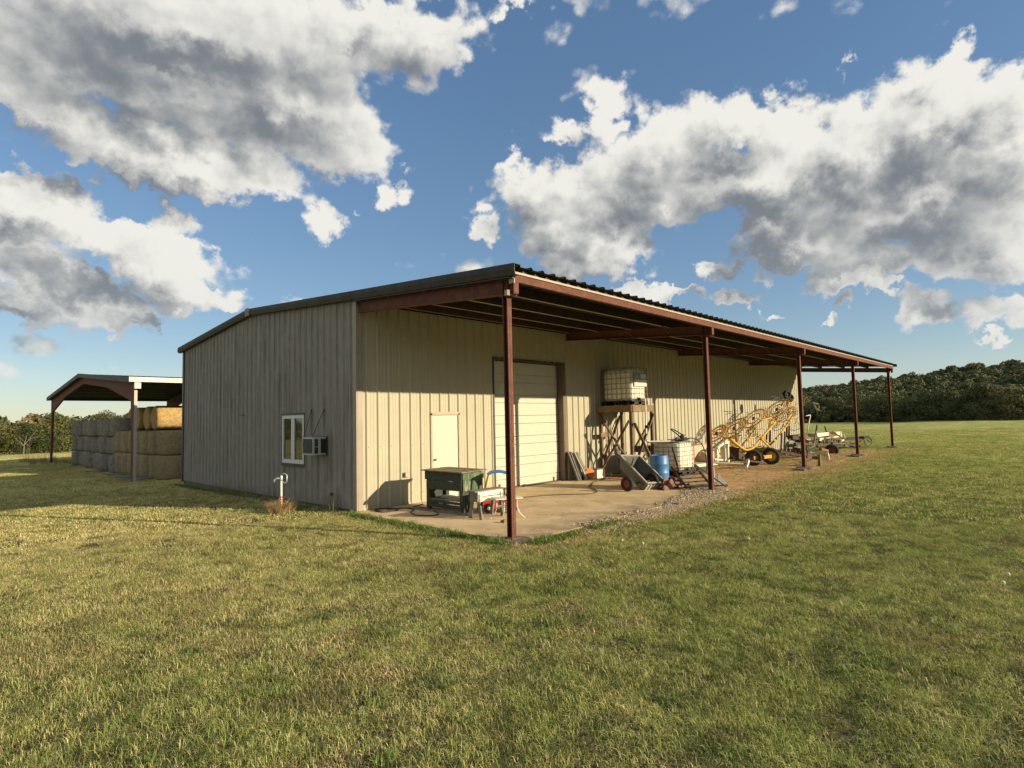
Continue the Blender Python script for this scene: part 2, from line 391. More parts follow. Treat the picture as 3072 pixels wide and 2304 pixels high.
# ------------------------------------------------------------------ terrain
def sstep(a, b, x):
    t = np.clip((x-a)/(b-a), 0, 1); return t*t*(3-2*t)
def terr(x, y):
    x = np.asarray(x, float); y = np.asarray(y, float)
    d = np.hypot(x, y)
    h = -.045-.10*sstep(0, 12, y)-.27*sstep(11, 18, y)-.65*sstep(40, 80, y)-.5*sstep(35, 150, x)-1.5*sstep(90, 260, y)
    h = h+.05*sstep(2, 6, -x)*sstep(-2, -9, y)
    w = sstep(.3, 2.0, np.maximum(-x, np.maximum(-5.5-y, 0)))*(1-sstep(25, 60, d))
    h = h+w*(.016*np.sin(x*1.3+.5*y)*np.sin(y*1.1+1)+.011*np.sin(3.1*x-1.7*y+2*np.sin(.9*y))*np.sin(2.3*y+1.2*x)+.006*np.sin(6.3*x+2.2*y+1)*np.sin(5.1*y-2.7*x))
    a = np.arctan2(y, x)
    hill = 20*sstep(185, 400, d)*(sstep(.62, -.05, a))*sstep(-1.2, -.7, a)
    return h+hill
rs = [0, .6, 1.2, 1.8]; r_ = 2.1
while r_ < 4000: rs.append(r_); r_ *= 1.05
rs.append(4500)
NA = 300
gx, gy = -4.0, -8.0
tv = [(gx, gy, float(terr(gx, gy)))]; tf = []
for i, r in enumerate(rs[1:]):
    for k in range(NA):
        a = 2*PI*k/NA; x, y = gx+r*math.cos(a), gy+r*math.sin(a); tv.append((x, y, float(terr(x, y))))
for k in range(NA): tf.append((0, 1+k, 1+(k+1) % NA))
for i in range(len(rs)-2):
    for k in range(NA):
        tf.append((1+i*NA+k, 1+(i+1)*NA+k, 1+(i+1)*NA+(k+1) % NA, 1+i*NA+(k+1) % NA))
g = MB(); g.v = tv; g.f = tf
# keep the ground under the slab just below it
GREEN = (.295, .350, .086); GREEN2 = (.095, .135, .032); STRAW = (.80, .66, .33); STRAWD = (.48, .40, .18)
def grass_color(t, geo, rand=None):
    big = t.noise(geo, .16, 4, .6)
    mid = t.noise(geo, .75, 4, .65, .8)
    fine = t.noise(geo, 4.5, 4, .7)
    f = t.m('ADD', t.m('ADD', t.m('MULTIPLY', big, .9), t.m('MULTIPLY', mid, .9)), t.m('MULTIPLY', fine, .6))
    if rand is not None: f = t.m('MULTIPLY_ADD', t.m('SUBTRACT', rand, .5), 1.05, f)
    x = t.sep(geo)
    # the field gets paler far away; the near left is strawier, the near right greener
    side = t.m('ADD', t.ramp(t.m('SUBTRACT', x[1], t.m('MULTIPLY', x[0], .6)), -9, 5, -.22, .13), t.ramp(x[0], 20, 60, 0, .12))
    f = t.m('ADD', f, side)
    s = t.ramp(f, 1.10, 1.58)
    c = t.mix(s, GREEN, STRAW)
    c = t.mix(t.ramp(t.noise(geo, 2.4, 5, .75), .47, .60, 0, .85), c, t.mix(s, GREEN2, STRAWD))
    c = t.mix(t.ramp(t.noise(geo, .55, 3, .6, .6), .56, .70, 0, .4), c, (.34, .25, .12))
    return c, s
def lawn_fn(t, geo, c):
    c, s = grass_color(t, geo)
    x = t.sep(geo)
    d = t.v('LENGTH', t.v('SUBTRACT', geo, tuple(CAM)))
    near = t.ramp(d, 14, 34)
    soil = t.mix(t.ramp(t.noise(geo, 25, 4, .7), .35, .65), (.028, .032, .013), (.16, .14, .062))
    c = t.mix(near, soil, c)
    streak = t.noise(t.v('MULTIPLY', geo, (.05, .5, 1)), 1.4, 4, .6)
    c = t.mix(t.m('MULTIPLY', t.ramp(streak, .4, .65, 0, .5), near), c, (.52, .44, .18))
    # bare reddish dirt under the far half of the canopy, worn track beyond it, straw litter on its rim
    wob = t.m('MULTIPLY', t.m('SUBTRACT', t.noise(geo, .8, 4, .6), .5), 2.2)
    inx = t.ramp(t.m('ADD', x[0], wob), 7.6, 8.6)
    iny = t.m('MULTIPLY', t.ramp(t.m('ADD', x[1], wob), -6.0, -5.1), t.ramp(x[1], .3, -.2, 0, 1))
    out = t.ramp(t.m('ADD', x[0], t.m('MULTIPLY', wob, 2)), 31, 27)
    dm = t.m('MULTIPLY', t.m('MULTIPLY', inx, iny), out)
    dc = t.mix(t.ramp(t.noise(geo, 2.5, 6, .7), .35, .65), (.50, .27, .12), (.56, .41, .22))
    dc = t.mix(t.ramp(x[0], 12.5, 17), dc, t.mix(t.ramp(t.noise(geo, 3, 6, .75), .4, .6), (.25, .20, .085), (.74, .58, .33)))
    dc = t.mix(t.m('MULTIPLY', t.ramp(t.noise(geo, 9, 5, .7), .5, .6, 0, .8), t.ramp(x[0], 8, 12, .2, 1)), dc, (.13, .08, .045))
    c = t.mix(dm, c, dc)
    tr = t.m('MULTIPLY', t.ramp(t.m('ABSOLUTE', t.m('SUBTRACT', t.m('ADD', x[0], t.m('MULTIPLY', wob, .7)), 26.6)), .3, 1.6, 1, 0), t.ramp(x[1], -5, -6))
    c = t.mix(t.m('MULTIPLY', tr, .75), c, (.33, .225, .125))
    # gravel rim along the slab
    gm = t.m('MULTIPLY', t.m('MULTIPLY', t.ramp(t.m('ADD', x[1], t.m('MULTIPLY', wob, .2)), -5.6, -5.25), t.ramp(x[1], -3.6, -4.2)), t.m('MULTIPLY', t.ramp(x[0], 1.2, 3.5), t.ramp(x[0], 8.3, 7.3)))
    gc = t.mix(t.ramp(t.noise(geo, 28, 3, .7), .4, .6), (.10, .08, .055), (.36, .29, .20))
    return t.mix(gm, c, gc)
m_ground = mat('mown field', (.1, .1, .05), .95, 0, .1, 5, bump=1.6, bscale=16, fn=lawn_fn, spec=.1)
solo('ground', g, m_ground, 'mown grass field running out to the woods', kind='structure', smooth=True)

# ------------------------------------------------------------------ scatter with geometry nodes
def scatter(name, pts, rots, scales, idx, sources, label, smooth=False, kind='stuff', parent=None):
    c = bpy.data.collections.new(name+' sources')
    for i, me in enumerate(sources):
        o = bpy.data.objects.new('%s source %02d' % (name, i), me); c.objects.link(o)
    me = bpy.data.meshes.new(name); n = len(pts)
    me.vertices.add(n); me.vertices.foreach_set('co', np.asarray(pts, dtype=np.float32).ravel())
    a = me.attributes.new('rot', 'FLOAT_VECTOR', 'POINT'); a.data.foreach_set('vector', np.asarray(rots, dtype=np.float32).ravel())
    a = me.attributes.new('scl', 'FLOAT', 'POINT'); a.data.foreach_set('value', np.asarray(scales, dtype=np.float32))
    a = me.attributes.new('idx', 'INT', 'POINT'); a.data.foreach_set('value', np.asarray(idx, dtype=np.int32))
    o = bpy.data.objects.new(name, me); COL.objects.link(o)
    ng = bpy.data.node_groups.new(name, 'GeometryNodeTree')
    ng.interface.new_socket('Geometry', in_out='INPUT', socket_type='NodeSocketGeometry')
    ng.interface.new_socket('Geometry', in_out='OUTPUT', socket_type='NodeSocketGeometry')
    N = ng.nodes; L = ng.links
    gi, go = N.new('NodeGroupInput'), N.new('NodeGroupOutput')
    ci = N.new('GeometryNodeCollectionInfo'); ci.inputs[0].default_value = c; ci.inputs[1].default_value = True; ci.inputs[2].default_value = True
    ip = N.new('GeometryNodeInstanceOnPoints'); ip.inputs['Pick Instance'].default_value = True
    def at(nm, ty):
        q = N.new('GeometryNodeInputNamedAttribute'); q.data_type = ty; q.inputs[0].default_value = nm; return q.outputs[0]
    L.new(gi.outputs[0], ip.inputs['Points']); L.new(ci.outputs[0], ip.inputs['Instance'])
    L.new(at('idx', 'INT'), ip.inputs['Instance Index'])
    e2r = N.new('FunctionNodeEulerToRotation'); L.new(at('rot', 'FLOAT_VECTOR'), e2r.inputs[0]); L.new(e2r.outputs[0], ip.inputs['Rotation'])
    L.new(at('scl', 'FLOAT'), ip.inputs['Scale']); L.new(ip.outputs[0], go.inputs[0])
    md = o.modifiers.new('scatter', 'NODES'); md.node_group = ng
    tag(o, label, None, None, kind)
    return o

# ------------------------------------------------------------------ grass
def blade_mesh(name, n, size, hmin, hmax, wid, lean, seed, m, flat=0.):
    r = np.random.RandomState(seed)
    base = (r.rand(n, 2)-.5)*size
    ang = r.rand(n)*2*PI; h = hmin+(hmax-hmin)*r.rand(n)**1.6; ln = lean*(.25+r.rand(n)); w = wid*(.6+.8*r.rand(n))
    isflat = r.rand(n) < flat
    ln = np.where(isflat, 2.8, ln); h = np.where(isflat, h*.55, h)
    d = np.stack([np.cos(ang), np.sin(ang)], 1); sa = ang+PI/2+(r.rand(n)-.5)*1.2
    s = np.stack([np.cos(sa), np.sin(sa)], 1)*w[:, None]/2
    V = np.zeros((n, 5, 3)); mid = base+d*(h*ln*.32)[:, None]; tip = base+d*(h*ln)[:, None]
    V[:, 0, :2] = base-s; V[:, 1, :2] = base+s; V[:, 2, :2] = mid+s*.8; V[:, 3, :2] = mid-s*.8; V[:, 4, :2] = tip
    V[:, 0, 2] = V[:, 1, 2] = -.01; V[:, 2, 2] = V[:, 3, 2] = h*.6; V[:, 4, 2] = h*(1-.22*np.minimum(ln, 2))
    V[isflat, 4, 2] = .012; V[isflat, 2, 2] += .006; V[isflat, 3, 2] += .006
    me = bpy.data.meshes.new(name)
    me.vertices.add(n*5); me.vertices.foreach_set('co', V.reshape(-1).astype(np.float32))
    i = np.arange(n)*5
    loops = np.stack([i, i+1, i+2, i+3, i+3, i+2, i+4], 1).ravel()
    me.loops.add(n*7); me.loops.foreach_set('vertex_index', loops.astype(np.int32))
    me.polygons.add(n*2); st = np.stack([np.arange(n)*7, np.arange(n)*7+4], 1).ravel()
    me.polygons.foreach_set('loop_start', st.astype(np.int32))
    me.materials.append(m); me.update(calc_edges=True)
    a = me.attributes.new('rnd', 'FLOAT', 'POINT'); a.data.foreach_set('value', np.repeat(np.clip(r.rand(n)+np.where(isflat, .35, 0), 0, 1.2), 5).astype(np.float32))
    return me
def mat_grass(name, bias=0., tint=None):
    m = bpy.data.materials.new(name); m.use_nodes = True; t = NT(m.node_tree); p = t.n['Principled BSDF']
    geo = t.new('ShaderNodeNewGeometry').outputs['Position']
    a = t.new('ShaderNodeAttribute', attribute_name='rnd').outputs['Fac']
    if tint: c = t.mix(t.ramp(a, 0, 1), tint[0], tint[1])
    else: c, s = grass_color(t, geo, t.m('ADD', a, bias))
    t.put(p.inputs['Base Color'], c); p.inputs['Roughness'].default_value = .55; p.inputs['Specular IOR Level'].default_value = .25
    tr = t.new('ShaderNodeBsdfTranslucent'); t.put(tr.inputs[0], t.mix(1, c, (1.3, 1.3, .7), 'MULTIPLY'))
    mx = t.new('ShaderNodeMixShader'); mx.inputs[0].default_value = .22
    t.l.new(p.outputs[0], mx.inputs[1]); t.l.new(tr.outputs[0], mx.inputs[2]); t.l.new(mx.outputs[0], t.n['Material Output'].inputs[0])
    return m
mg = mat_grass('grass blades')
mg_dry = mat_grass('dry straw blades', tint=((.78, .60, .34), (.44, .32, .16)))
mg_weed = mat_grass('lush weed blades', tint=((.11, .17, .045), (.24, .29, .085)))
tiles = [blade_mesh('grass tile %d' % i, 1150, .56, .015, .050 if i < 4 else .075, .0032, 1.5, 11+i, mg, .30) for i in range(6)]
tiles += [blade_mesh('far grass tile %d' % i, 900, 1.15, .018, .055, .0085, 1.2, 31+i, mg, .25) for i in range(4)]
rs_ = np.random.RandomState(5)
gp, gr, gs, gi_ = [], [], [], []
fx, fy = math.cos(YAW), math.sin(YAW)
def in_view(x, y, slack=.12):
    dx, dy = x-CAM.x, y-CAM.y; f = dx*fx+dy*fy; r = dx*fy-dy*fx
    return (f > .6) & (np.abs(r) < f*(.95+slack)+1.2)
def no_grass(x, y):
    slab = (x > -.02) & (x < 8.4) & (y > -4.93) & (y < 12)
    bld = (x > .0) & (x < 30.4) & (y > -.2) & (y < 11.8)
    can = (x > 8.2) & (x < 27) & (y > -5.55-.35*np.sin(x*.9)-.25*np.sin(x*2.3)) & (y < 0)
    grav = (x > 2.6) & (x < 8.4) & (y > -5.22-.12*np.sin(x*2.1)) & (y < -4.8)
    hay = (x > .7) & (x < 32) & (y > 17.5) & (y < 39)
    return slab | bld | can | grav | hay
def add_field(step, dmin, dmax, lo, hi, s0, s1):
    xs = np.arange(-40, 110, step); X, Y = np.meshgrid(xs, np.arange(-75, 95, step)); X = X.ravel(); Y = Y.ravel()
    X = X+(rs_.rand(len(X))-.5)*step*.9; Y = Y+(rs_.rand(len(Y))-.5)*step*.9
    d = np.hypot(X-CAM.x, Y-CAM.y); k = (d >= dmin) & (d < dmax) & in_view(X, Y) & ~no_grass(X, Y) & (rs_.rand(len(X)) > (d-24)/62.)
    X, Y = X[k], Y[k]; n = len(X)
    gp.append(np.stack([X, Y, terr(X, Y)], 1)); gr.append(np.stack([np.zeros(n), np.zeros(n), rs_.rand(n)*6.28], 1))
    gs.append(s0+(s1-s0)*rs_.rand(n)); gi_.append(rs_.randint(lo, hi, n))
add_field(.36, 0, 13, 0, 6, .85, 1.25)
add_field(.62, 13, 26, 6, 10, .85, 1.2)
add_field(.9, 26, 84, 6, 10, 1.1, 1.5)
scatter('grass', np.concatenate(gp), np.concatenate(gr), np.concatenate(gs), np.concatenate(gi_), tiles, 'short mown grass mixed with straw in front of the building')
# taller tufts: weeds along the slab edge and gable foot, straw round posts and hydrant, seed stalks in the field
weed = [blade_mesh('weed tuft %d' % i, 70, .16, .03, .10, .008, 1.0, 51+i, mg_weed) for i in range(3)]
dry = [blade_mesh('straw tuft %d' % i, 80, .30, .015, .07, .006, 1.8, 61+i, mg_dry, .8) for i in range(3)]
def tufts(name, pts, smin, smax, src, label):
    n = len(pts); P = np.array(pts); P = np.column_stack([P[:, 0], P[:, 1], terr(P[:, 0], P[:, 1]) if P.shape[1] < 3 else P[:, 2]])
    scatter(name, P, np.column_stack([np.zeros(n), np.zeros(n), rs_.rand(n)*6.28]), smin+(smax-smin)*rs_.rand(n), rs_.randint(0, len(src), n), src, label)
pts = []
for i in range(130):
    y = -rs_.rand()*4.9; pts.append((-.15-abs(rs_.randn())*.10, y))
for i in range(60): pts.append((rs_.rand()*2.5, -5.05-rs_.rand()*.25))
for i in range(120): pts.append((-.12-abs(rs_.randn())*.12, rs_.rand()*12))
tufts('weeds', pts, .7, 1.5, weed, 'greener weeds along the edge of the slab and foot of the gable')
pts = []
for i in range(900):
    x = 1+rs_.rand()**.8*27; pts.append((x, -5.15-rs_.rand()**2*1.1-.1*math.sin(x)))
for i in range(900):
    x = 14+rs_.rand()*13; pts.append((x, -.6-rs_.rand()*4.6))
for i in range(330): pts.append((rs_.rand()**1.2*8.5-.3, -5.02-rs_.rand()**1.5*.65))
for i in range(120): pts.append((-.15-rs_.rand()*.25, .2+rs_.rand()*3.2))
for i in range(150): pts.append((-.2-rs_.rand()*.6, 16+rs_.rand()*9))
tufts('straw_litter', pts, .6, 1.3, dry, 'dry straw and dead grass along the canopy posts')
m_stem = mat_grass('tall dry stems', tint=((.30, .24, .12), (.16, .12, .06)))
stem = [blade_mesh('stalk %d' % i, 14, .2, .25, .6, .006, .35, 81+i, m_stem) for i in range(3)]
pts = [(-1.2+rs_.rand()*2.2, 37.5+rs_.rand()*9) for i in range(140)]+[(-.15-rs_.rand()*.15, .4+rs_.rand()*8) for i in range(22)]
tufts('dry_stalks', pts, .5, 1.3, stem, 'thin dry weed stalks near the gable foot and hay shed')

pts = []
for i in range(150):
    cx_, cy_ = -5.5+rs_.rand()*9, -8.5+rs_.rand()*11
    if no_grass(np.array([cx_]), np.array([cy_]))[0] or cx_ > -.5 and cy_ > -5.5: continue
    for k in range(rs_.randint(2, 7)): pts.append((cx_+rs_.randn()*.16, cy_+rs_.randn()*.10))
tufts('straw_wisps', pts, .5, 1.1, dry, 'small wisps of flattened dead straw lying in the mown lawn')
pts = [(-6+rs_.rand()*22, -11+rs_.rand()*7.5) for i in range(420)]
pts = [p for p in pts if p[1] < -5.7]
tufts('lawn_weeds', pts, .5, 1.05, weed, 'low green weed clumps scattered through the lawn')
# gravel along the slab
def stone_mesh(seed):
    r = random.Random(seed); mb = MB()
    for k in range(14):
        s = r.uniform(.008, .022); c = Vector((r.uniform(-.12, .12), r.uniform(-.12, .12), s*.4)); o = len(mb.v)
        for d in ((1,0,0),(0,1,0),(-1,0,0),(0,-1,0),(0,0,.7),(0,0,-.7)): mb.v.append(tuple(c+Vector(d)*s*r.uniform(.7, 1.3)))
        for f in ((0,1,4),(1,2,4),(2,3,4),(3,0,4),(1,0,5),(2,1,5),(3,2,5),(0,3,5)): mb.f.append(tuple(o+i for i in f))
    return mb
m_stone = mat('crushed stone', (.36, .285, .195), .9, 0, .8, 26)
n = 1300; X = 1.4+rs_.rand(n)**.8*6.3; Y = -4.97-rs_.rand(n)**1.5*.42+.15*rs_.randn(n)*.3; 
k2 = rs_.rand(n) < .22; Y = np.where(k2 & (X > 5), -4.9+rs_.rand(n)*1.2*(X-5)/4, Y)
Z = np.where((Y > -4.95) & (X < 8.2), .004, -.035)
scatter('gravel', np.stack([X, Y, Z], 1), np.column_stack([np.zeros(n), np.zeros(n), rs_.rand(n)*6.28]), .7+.9*rs_.rand(n), rs_.randint(0, 4, n), [stone_mesh(i).mesh('stones', m_stone) for i in range(4)], 'strip of crushed stone along the front edge of the slab')

# slab
sb = MB(); edge = [(-.12, -.02), (-.13, -1.2), (-.10, -2.4), (-.13, -3.6), (-.15, -4.95), (1.5, -4.99), (3.5, -4.93), (5.4, -5.0), (7.0, -4.95), (8.1, -4.9), (8.25, -3.7), (8.15, -2.4), (8.3, -1.2), (8.2, -.02)]
sb.prism(edge, -.30, 0., lambda p, t: (p[0], p[1], t))
sb.f = [tuple(f) for f in sb.f]
solo('concrete_slab', sb, m_conc, 'dusty concrete slab under the near end of the canopy', kind='structure')

# ------------------------------------------------------------------ the metal building
FT = .3048; LB = 30.39; GW = 11.82; RY = 5.70; EY = -5.04; EZ = 4.505; SL = .0786; RZ = EZ+SL*(RY-EY)
def zr(y): return EZ+SL*(y-EY) if y < RY else RZ-SL*(y-RY)
bld = thing('metal_building', 'long cream metal farm building with open lean-to canopy on red steel posts', 'building', (0, 0, 0))
def ribprof(a, b, phase=.06, minor=True):
    """(s, depth) points of the rib profile between a and b; ribs every foot"""
    pts = []
    k0 = int(math.floor((a+phase)/FT))-1
    for k in range(k0, int((b-a)/FT)+k0+4):
        c = k*FT-phase
        pts += [(c-.040, 0), (c-.013, .035), (c+.013, .035), (c+.040, 0)]
        if minor: pts += [(c+.100, 0), (c+.108, .005), (c+.124, .005), (c+.132, 0), (c+.180, 0), (c+.188, .005), (c+.204, .005), (c+.212, 0)]
    xs = [p[0] for p in pts]; ds = [p[1] for p in pts]
    def dep(s): return float(np.interp(s, xs, ds))
    return [(a, dep(a))]+[p for p in pts if a+1e-4 < p[0] < b-1e-4]+[(b, dep(b))]
def wall_sheet(mb, a, b, z0, z1, f, lap=0.):
    """f(s, depth, z) -> point.  z0, z1 numbers or functions of s"""
    pr = ribprof(a, b); o = len(mb.v); Z0 = z0 if callable(z0) else (lambda s: z0); Z1 = z1 if callable(z1) else (lambda s: z1)
    for s, d in pr: mb.v.append(tuple(f(s, d+lap, Z0(s)))); mb.v.append(tuple(f(s, d+lap, Z1(s))))
    for i in range(len(pr)-1): mb.f.append((o+2*i, o+2*i+2, o+2*i+3, o+2*i+1))
PW = 3*FT
DOOR = (2.06, 3.00, 2.15); RU = (4.30, 7.34, 3.655)
front = lambda s, d, z: (s, -d, z)
zt = lambda x: 4.66
shared = None
n_p = int(LB/PW)+1
for i in range(n_p):
    a, b = max(.0, i*PW-.10), min(LB, (i+1)*PW-.10)
    if b-a < .05: continue
    mb = MB(); cuts = sorted({a, b, *[q for q in (DOOR[0], DOOR[1], RU[0], RU[1]) if a < q < b]}); opening = False
    for s0, s1 in zip(cuts[:-1], cuts[1:]):
        m_ = (s0+s1)/2; zb = .015
        if DOOR[0] < m_ < DOOR[1]: zb = DOOR[2]+.04; opening = True
        if RU[0] < m_ < RU[1]: zb = RU[2]+.02; opening = True
        wall_sheet(mb, s0, s1, zb, 4.66, front, .0015*(i % 2))
    part(bld, 'wall_panel', mb, m_wall)
sc_ = MB()
for n_ in range(1, 100):
    x_ = n_*FT-.06+.05
    for z_ in (.25, 1.4, 2.75, 4.0):
        if DOOR[0]-.05 < x_ < DOOR[1]+.05 and z_ < DOOR[2]+.1 or RU[0]-.1 < x_ < RU[1]+.15 and z_ < RU[2]+.1: continue
        sc_.box((x_-.008, -.008, z_-.008), (x_+.008, -.0008, z_+.008))
part(bld, 'screws', sc_, m_steel, kind='stuff')
# gable wall
WIN = (2.40, 3.68, .92, 2.22)
gab = lambda s, d, z: (-d, s, z)
i = 0
while i*PW < GW:
    a, b = i*PW, min(GW, (i+1)*PW); mb = MB()
    cuts = sorted({a, b, *[q for q in (WIN[0], WIN[1], RY) if a < q < b]})
    for s0, s1 in zip(cuts[:-1], cuts[1:]):
        m_ = (s0+s1)/2; top = lambda s: zr(s)-.10
        if WIN[0] < m_ < WIN[1]:
            wall_sheet(mb, s0, s1, .015, WIN[2], gab); wall_sheet(mb, s0, s1, WIN[3], top, gab)
        else: wall_sheet(mb, s0, s1, .015, top, gab, .0015*(i % 2))
    part(bld, 'gable_panel', mb, m_gable); i += 1
sc_ = MB()
for n_ in range(1, 38):
    y_ = n_*FT-.06+.05
    for z_ in (.25, 1.35, 2.6, 3.7):
        if WIN[0]-.05 < y_ < WIN[1]+.05 and WIN[2]-.1 < z_ < WIN[3]+.1: continue
        sc_.box((-.008, y_-.008, z_-.008), (-.0008, y_+.008, z_+.008))
part(bld, 'screws', sc_, m_rust, kind='stuff')
# hidden far walls, plain
mb = MB(); wall_sheet(mb, 0, LB, .0, 4.7, lambda s, d, z: (s, GW+d, z)); part(bld, 'back_wall', mb, m_wall)
mb = MB(); wall_sheet(mb, 0, GW, .0, lambda s: zr(s)-.1, lambda s, d, z: (LB+d, s, z)); part(bld, 'end_wall', mb, m_wall)
mb = MB().box((0.03, .05, -.35), (LB-.03, GW-.03, .012)); part(bld, 'foundation', mb, m_conc_old)
# corner trims
mb = MB().box((-.036, -.036, .01), (.0, .0, 4.7)); mb.box((-.036, .0, .01), (-.031, .105, 4.68)); mb.box((0, -.040, .01), (.13, -.031, 4.60)); part(bld, 'corner_trim', mb, m_corner)
mb = MB().box((-.040, GW-.11, -.02), (-.031, GW+.04, zr(GW)-.08)); mb.box((-.031, GW, -.02), (.10, GW+.04, zr(GW)-.08)); part(bld, 'corner_trim', mb, m_trim)
mb = MB().box((LB-.1, -.04, .01), (LB+.035, -.031, 4.6)); part(bld, 'corner_trim', mb, m_wall)
mb = MB().box((.15, -.012, 0.001), (DOOR[0]-.06, .0, .05)); mb.box((DOOR[1]+.06, -.012, .001), (RU[0]-.1, 0, .05)); mb.box((RU[1]+.16, -.012, .001), (LB, 0, .05)); part(bld, 'base_trim', mb, m_wall)
# walk door
x0, x1, zd = DOOR
d = part(bld, 'door', MB().box((x0+.045, -.006, .02), (x1-.045, .035, zd-.045)), m_white, label='plain cream walk door')
part(d, 'door_knob', MB().lathe([(.0, -.06), (.022, -.058), (.03, -.045), (.026, -.03), (.011, -.02), (.011, 0)], 12, (0, 1, 0), (x0+.12, -.01, 1.0)), m_steel, True)
for z in (.35, 1.05, 1.82): part(d, 'hinge', MB().lathe([(.0, -.055), (.011, -.055), (.011, .055), (0, .055)], 8, (0, 0, 1), (x1-.043, -.018, z)), m_galv)
fr = MB(); fr.box((x0-.008, -.036, 0.001), (x0+.042, .05, zd)); fr.box((x1-.042, -.036, .001), (x1+.008, .05, zd)); fr.box((x0-.008, -.036, zd-.042), (x1+.008, .05, zd+.04))
m_dframe = mat('khaki door frame', (.36, .30, .21), .5, 0, .08, 6)
part(bld, 'door_frame', fr, m_dframe)
# rolling door: curtain of slats in a recessed opening
x0, x1, zd = RU
rec = .20
ru = part(bld, 'rolling_door', MB().box((x0+.01, rec+.03, .0), (x1-.01, rec+.05, zd-.01)), m_white, label='cream corrugated rolling overhead door')
m_slat = m_white
zs = [0.012]
step = [.235, .37]; k = 0
while zs[-1] < zd-.05: zs.append(min(zd-.02, zs[-1]+step[k % 2])); k += 1
for a, b in zip(zs[:-1], zs[1:]):
    mb = MB(); n = max(2, int(round((b-a)/.045))); o = 0; rows = []
    zz = [a+.004]+[a+.010+(b-a-.016)*q/(n*2) for q in range(n*2+1)]+[b-.004]
    dd = [.014]+[(-.003 if q % 2 else .001) for q in range(n*2+1)]+[.014]
    for z, q in zip(zz, dd):
        mb.v += [(x0+.02, rec+q, z), (x1-.02, rec+q, z)]
    for j in range(len(zz)-1): mb.f.append((2*j, 2*j+1, 2*j+3, 2*j+2))
    part(ru, 'slat', mb, m_slat)
jm = MB().box((x0-.06, -.034, .001), (x0, rec+.03, zd+.0)); part(bld, 'door_jamb', jm, m_trim)
jm = MB().box((x1, -.034, .001), (x1+.13, rec+.03, zd+.0)); part(bld, 'door_jamb', jm, mat('brown jamb trim', (.13, .09, .062), .5, 0, .15, 5))
jm = MB().box((x0-.06, -.036, zd), (x1+.13, rec+.03, zd+.06)); part(bld, 'door_header', jm, m_trim)
for q in (4.62, 7.02): part(ru, 'lift_bracket', MB().box((q, rec-.03, .03), (q+.05, rec+.0, .14)), m_rust)
# window on the gable
y0, y1, z0, z1 = WIN
surr = MB().box((-.045, y0-.02, z1-.03), (.0, y1+.02, z1+.025)); surr.box((-.045, y0-.02, z0-.05), (0, y1+.02, z0+.03)); surr.box((-.045, y0-.02, z0+.03), (0, y0+.02, z1-.03)); surr.box((-.045, y1-.02, z0+.03), (0, y1+.02, z1-.03))
wn = part(bld, 'window', surr, m_trim, label='white double casement window')
ym = (y0+y1)/2
for a, b in ((y0+.02, ym), (ym, y1-.02)):
    fr = MB(); w = .085
    fr.box((-.040, a, z0+.03), (.01, a+w, z1-.03)); fr.box((-.040, b-w, z0+.03), (.01, b, z1-.03)); fr.box((-.040, a+w, z0+.03), (.01, b-w, z0+.03+w*1.2)); fr.box((-.040, a+w, z1-.03-w), (.01, b-w, z1-.03))
    part(wn, 'sash', fr, m_vinyl)
    part(wn, 'pane', MB().box((-.012, a+w, z0+.03+w*1.2), (-.006, b-w, z1-.03-w)), m_glass)
# roof panels (one sheet each side of the ridge, three feet wide)
for sd, (ya, yb) in enumerate(((EY, RY), (RY, GW+.22))):
    base = None
    nb = int(LB/PW)+1
    for i in range(nb):
        a, b = -.10+i*PW, min(LB+.12, -.10+(i+1)*PW)
        if b-a < .3: continue
        mb = MB(); pr = ribprof(a, b, .02, False); o = 0
        for s, dd in pr:
            mb.v += [(s, ya, zr(ya)-.032+dd*1.1), (s, yb, zr(yb)-.032+dd*1.1)]
        for j in range(len(pr)-1): mb.f.append((2*j, 2*j+2, 2*j+3, 2*j+1))
        o = len(mb.v)
        for s, dd in pr: mb.v += [(s, ya, zr(ya)-.037+dd*1.1), (s, yb, zr(yb)-.037+dd*1.1)]
        for j in range(len(pr)-1): mb.f.append((o+2*j, o+2*j+1, o+2*j+3, o+2*j+2)); mb.f.append((2*j, o+2*j, o+2*j+2, 2*j+2))
        part(bld, 'roof_panel', mb, m_roof)
# rake trim: stepped profile following the slope
def rake(ya, yb, xx, w, top, bot):
    mb = MB()
    mb.prism([(xx, bot), (xx, top), (xx+w, top), (xx+w, top-.012), (xx+.012, top-.012), (xx+.012, bot)], ya, yb, lambda p, t: (p[0], t, zr(t)+p[1]))
    return mb
for ya, yb in ((EY-.01, -.02), (0.0, RY-.14), (RY+.14, GW+.26)):
    mb = rake(ya, yb, -.145, .16, .012, -.095); mb.prism([(-.162, -.085), (-.146, -.085), (-.115, -.175), (-.13, -.175)], ya, yb, lambda p, t: (p[0], t, zr(t)+p[1]))
    mb.prism([(-.128, -.176), (-.128, -.182), (-.02, -.182), (-.02, -.176)], ya, yb, lambda p, t: (p[0], t, zr(t)+p[1]))
    part(bld, 'rake_trim', mb, m_trimlight)
mb = MB()
for ya, yb in ((RY-.15, RY), (RY, RY+.15)):
    yy0, yy1 = ya, (yb-1e-4 if yb == RY else yb)
    mb.prism([(-.168, -.20), (-.168, .03), (.03, .03), (.03, .02), (-.15, .02), (-.15, -.20)], yy0, yy1, lambda p, t: (p[0], t, zr(t)+p[1]))
part(bld, 'peak_cap', mb, m_capbox)
mb = MB().prism([(LB+.13, .012), (LB+.155, .012), (LB+.155, -.13), (LB+.13, -.13)], EY-.01, RY, lambda p, t: (p[0], t, zr(t)+p[1])); part(bld, 'rake_trim', mb, m_trim)
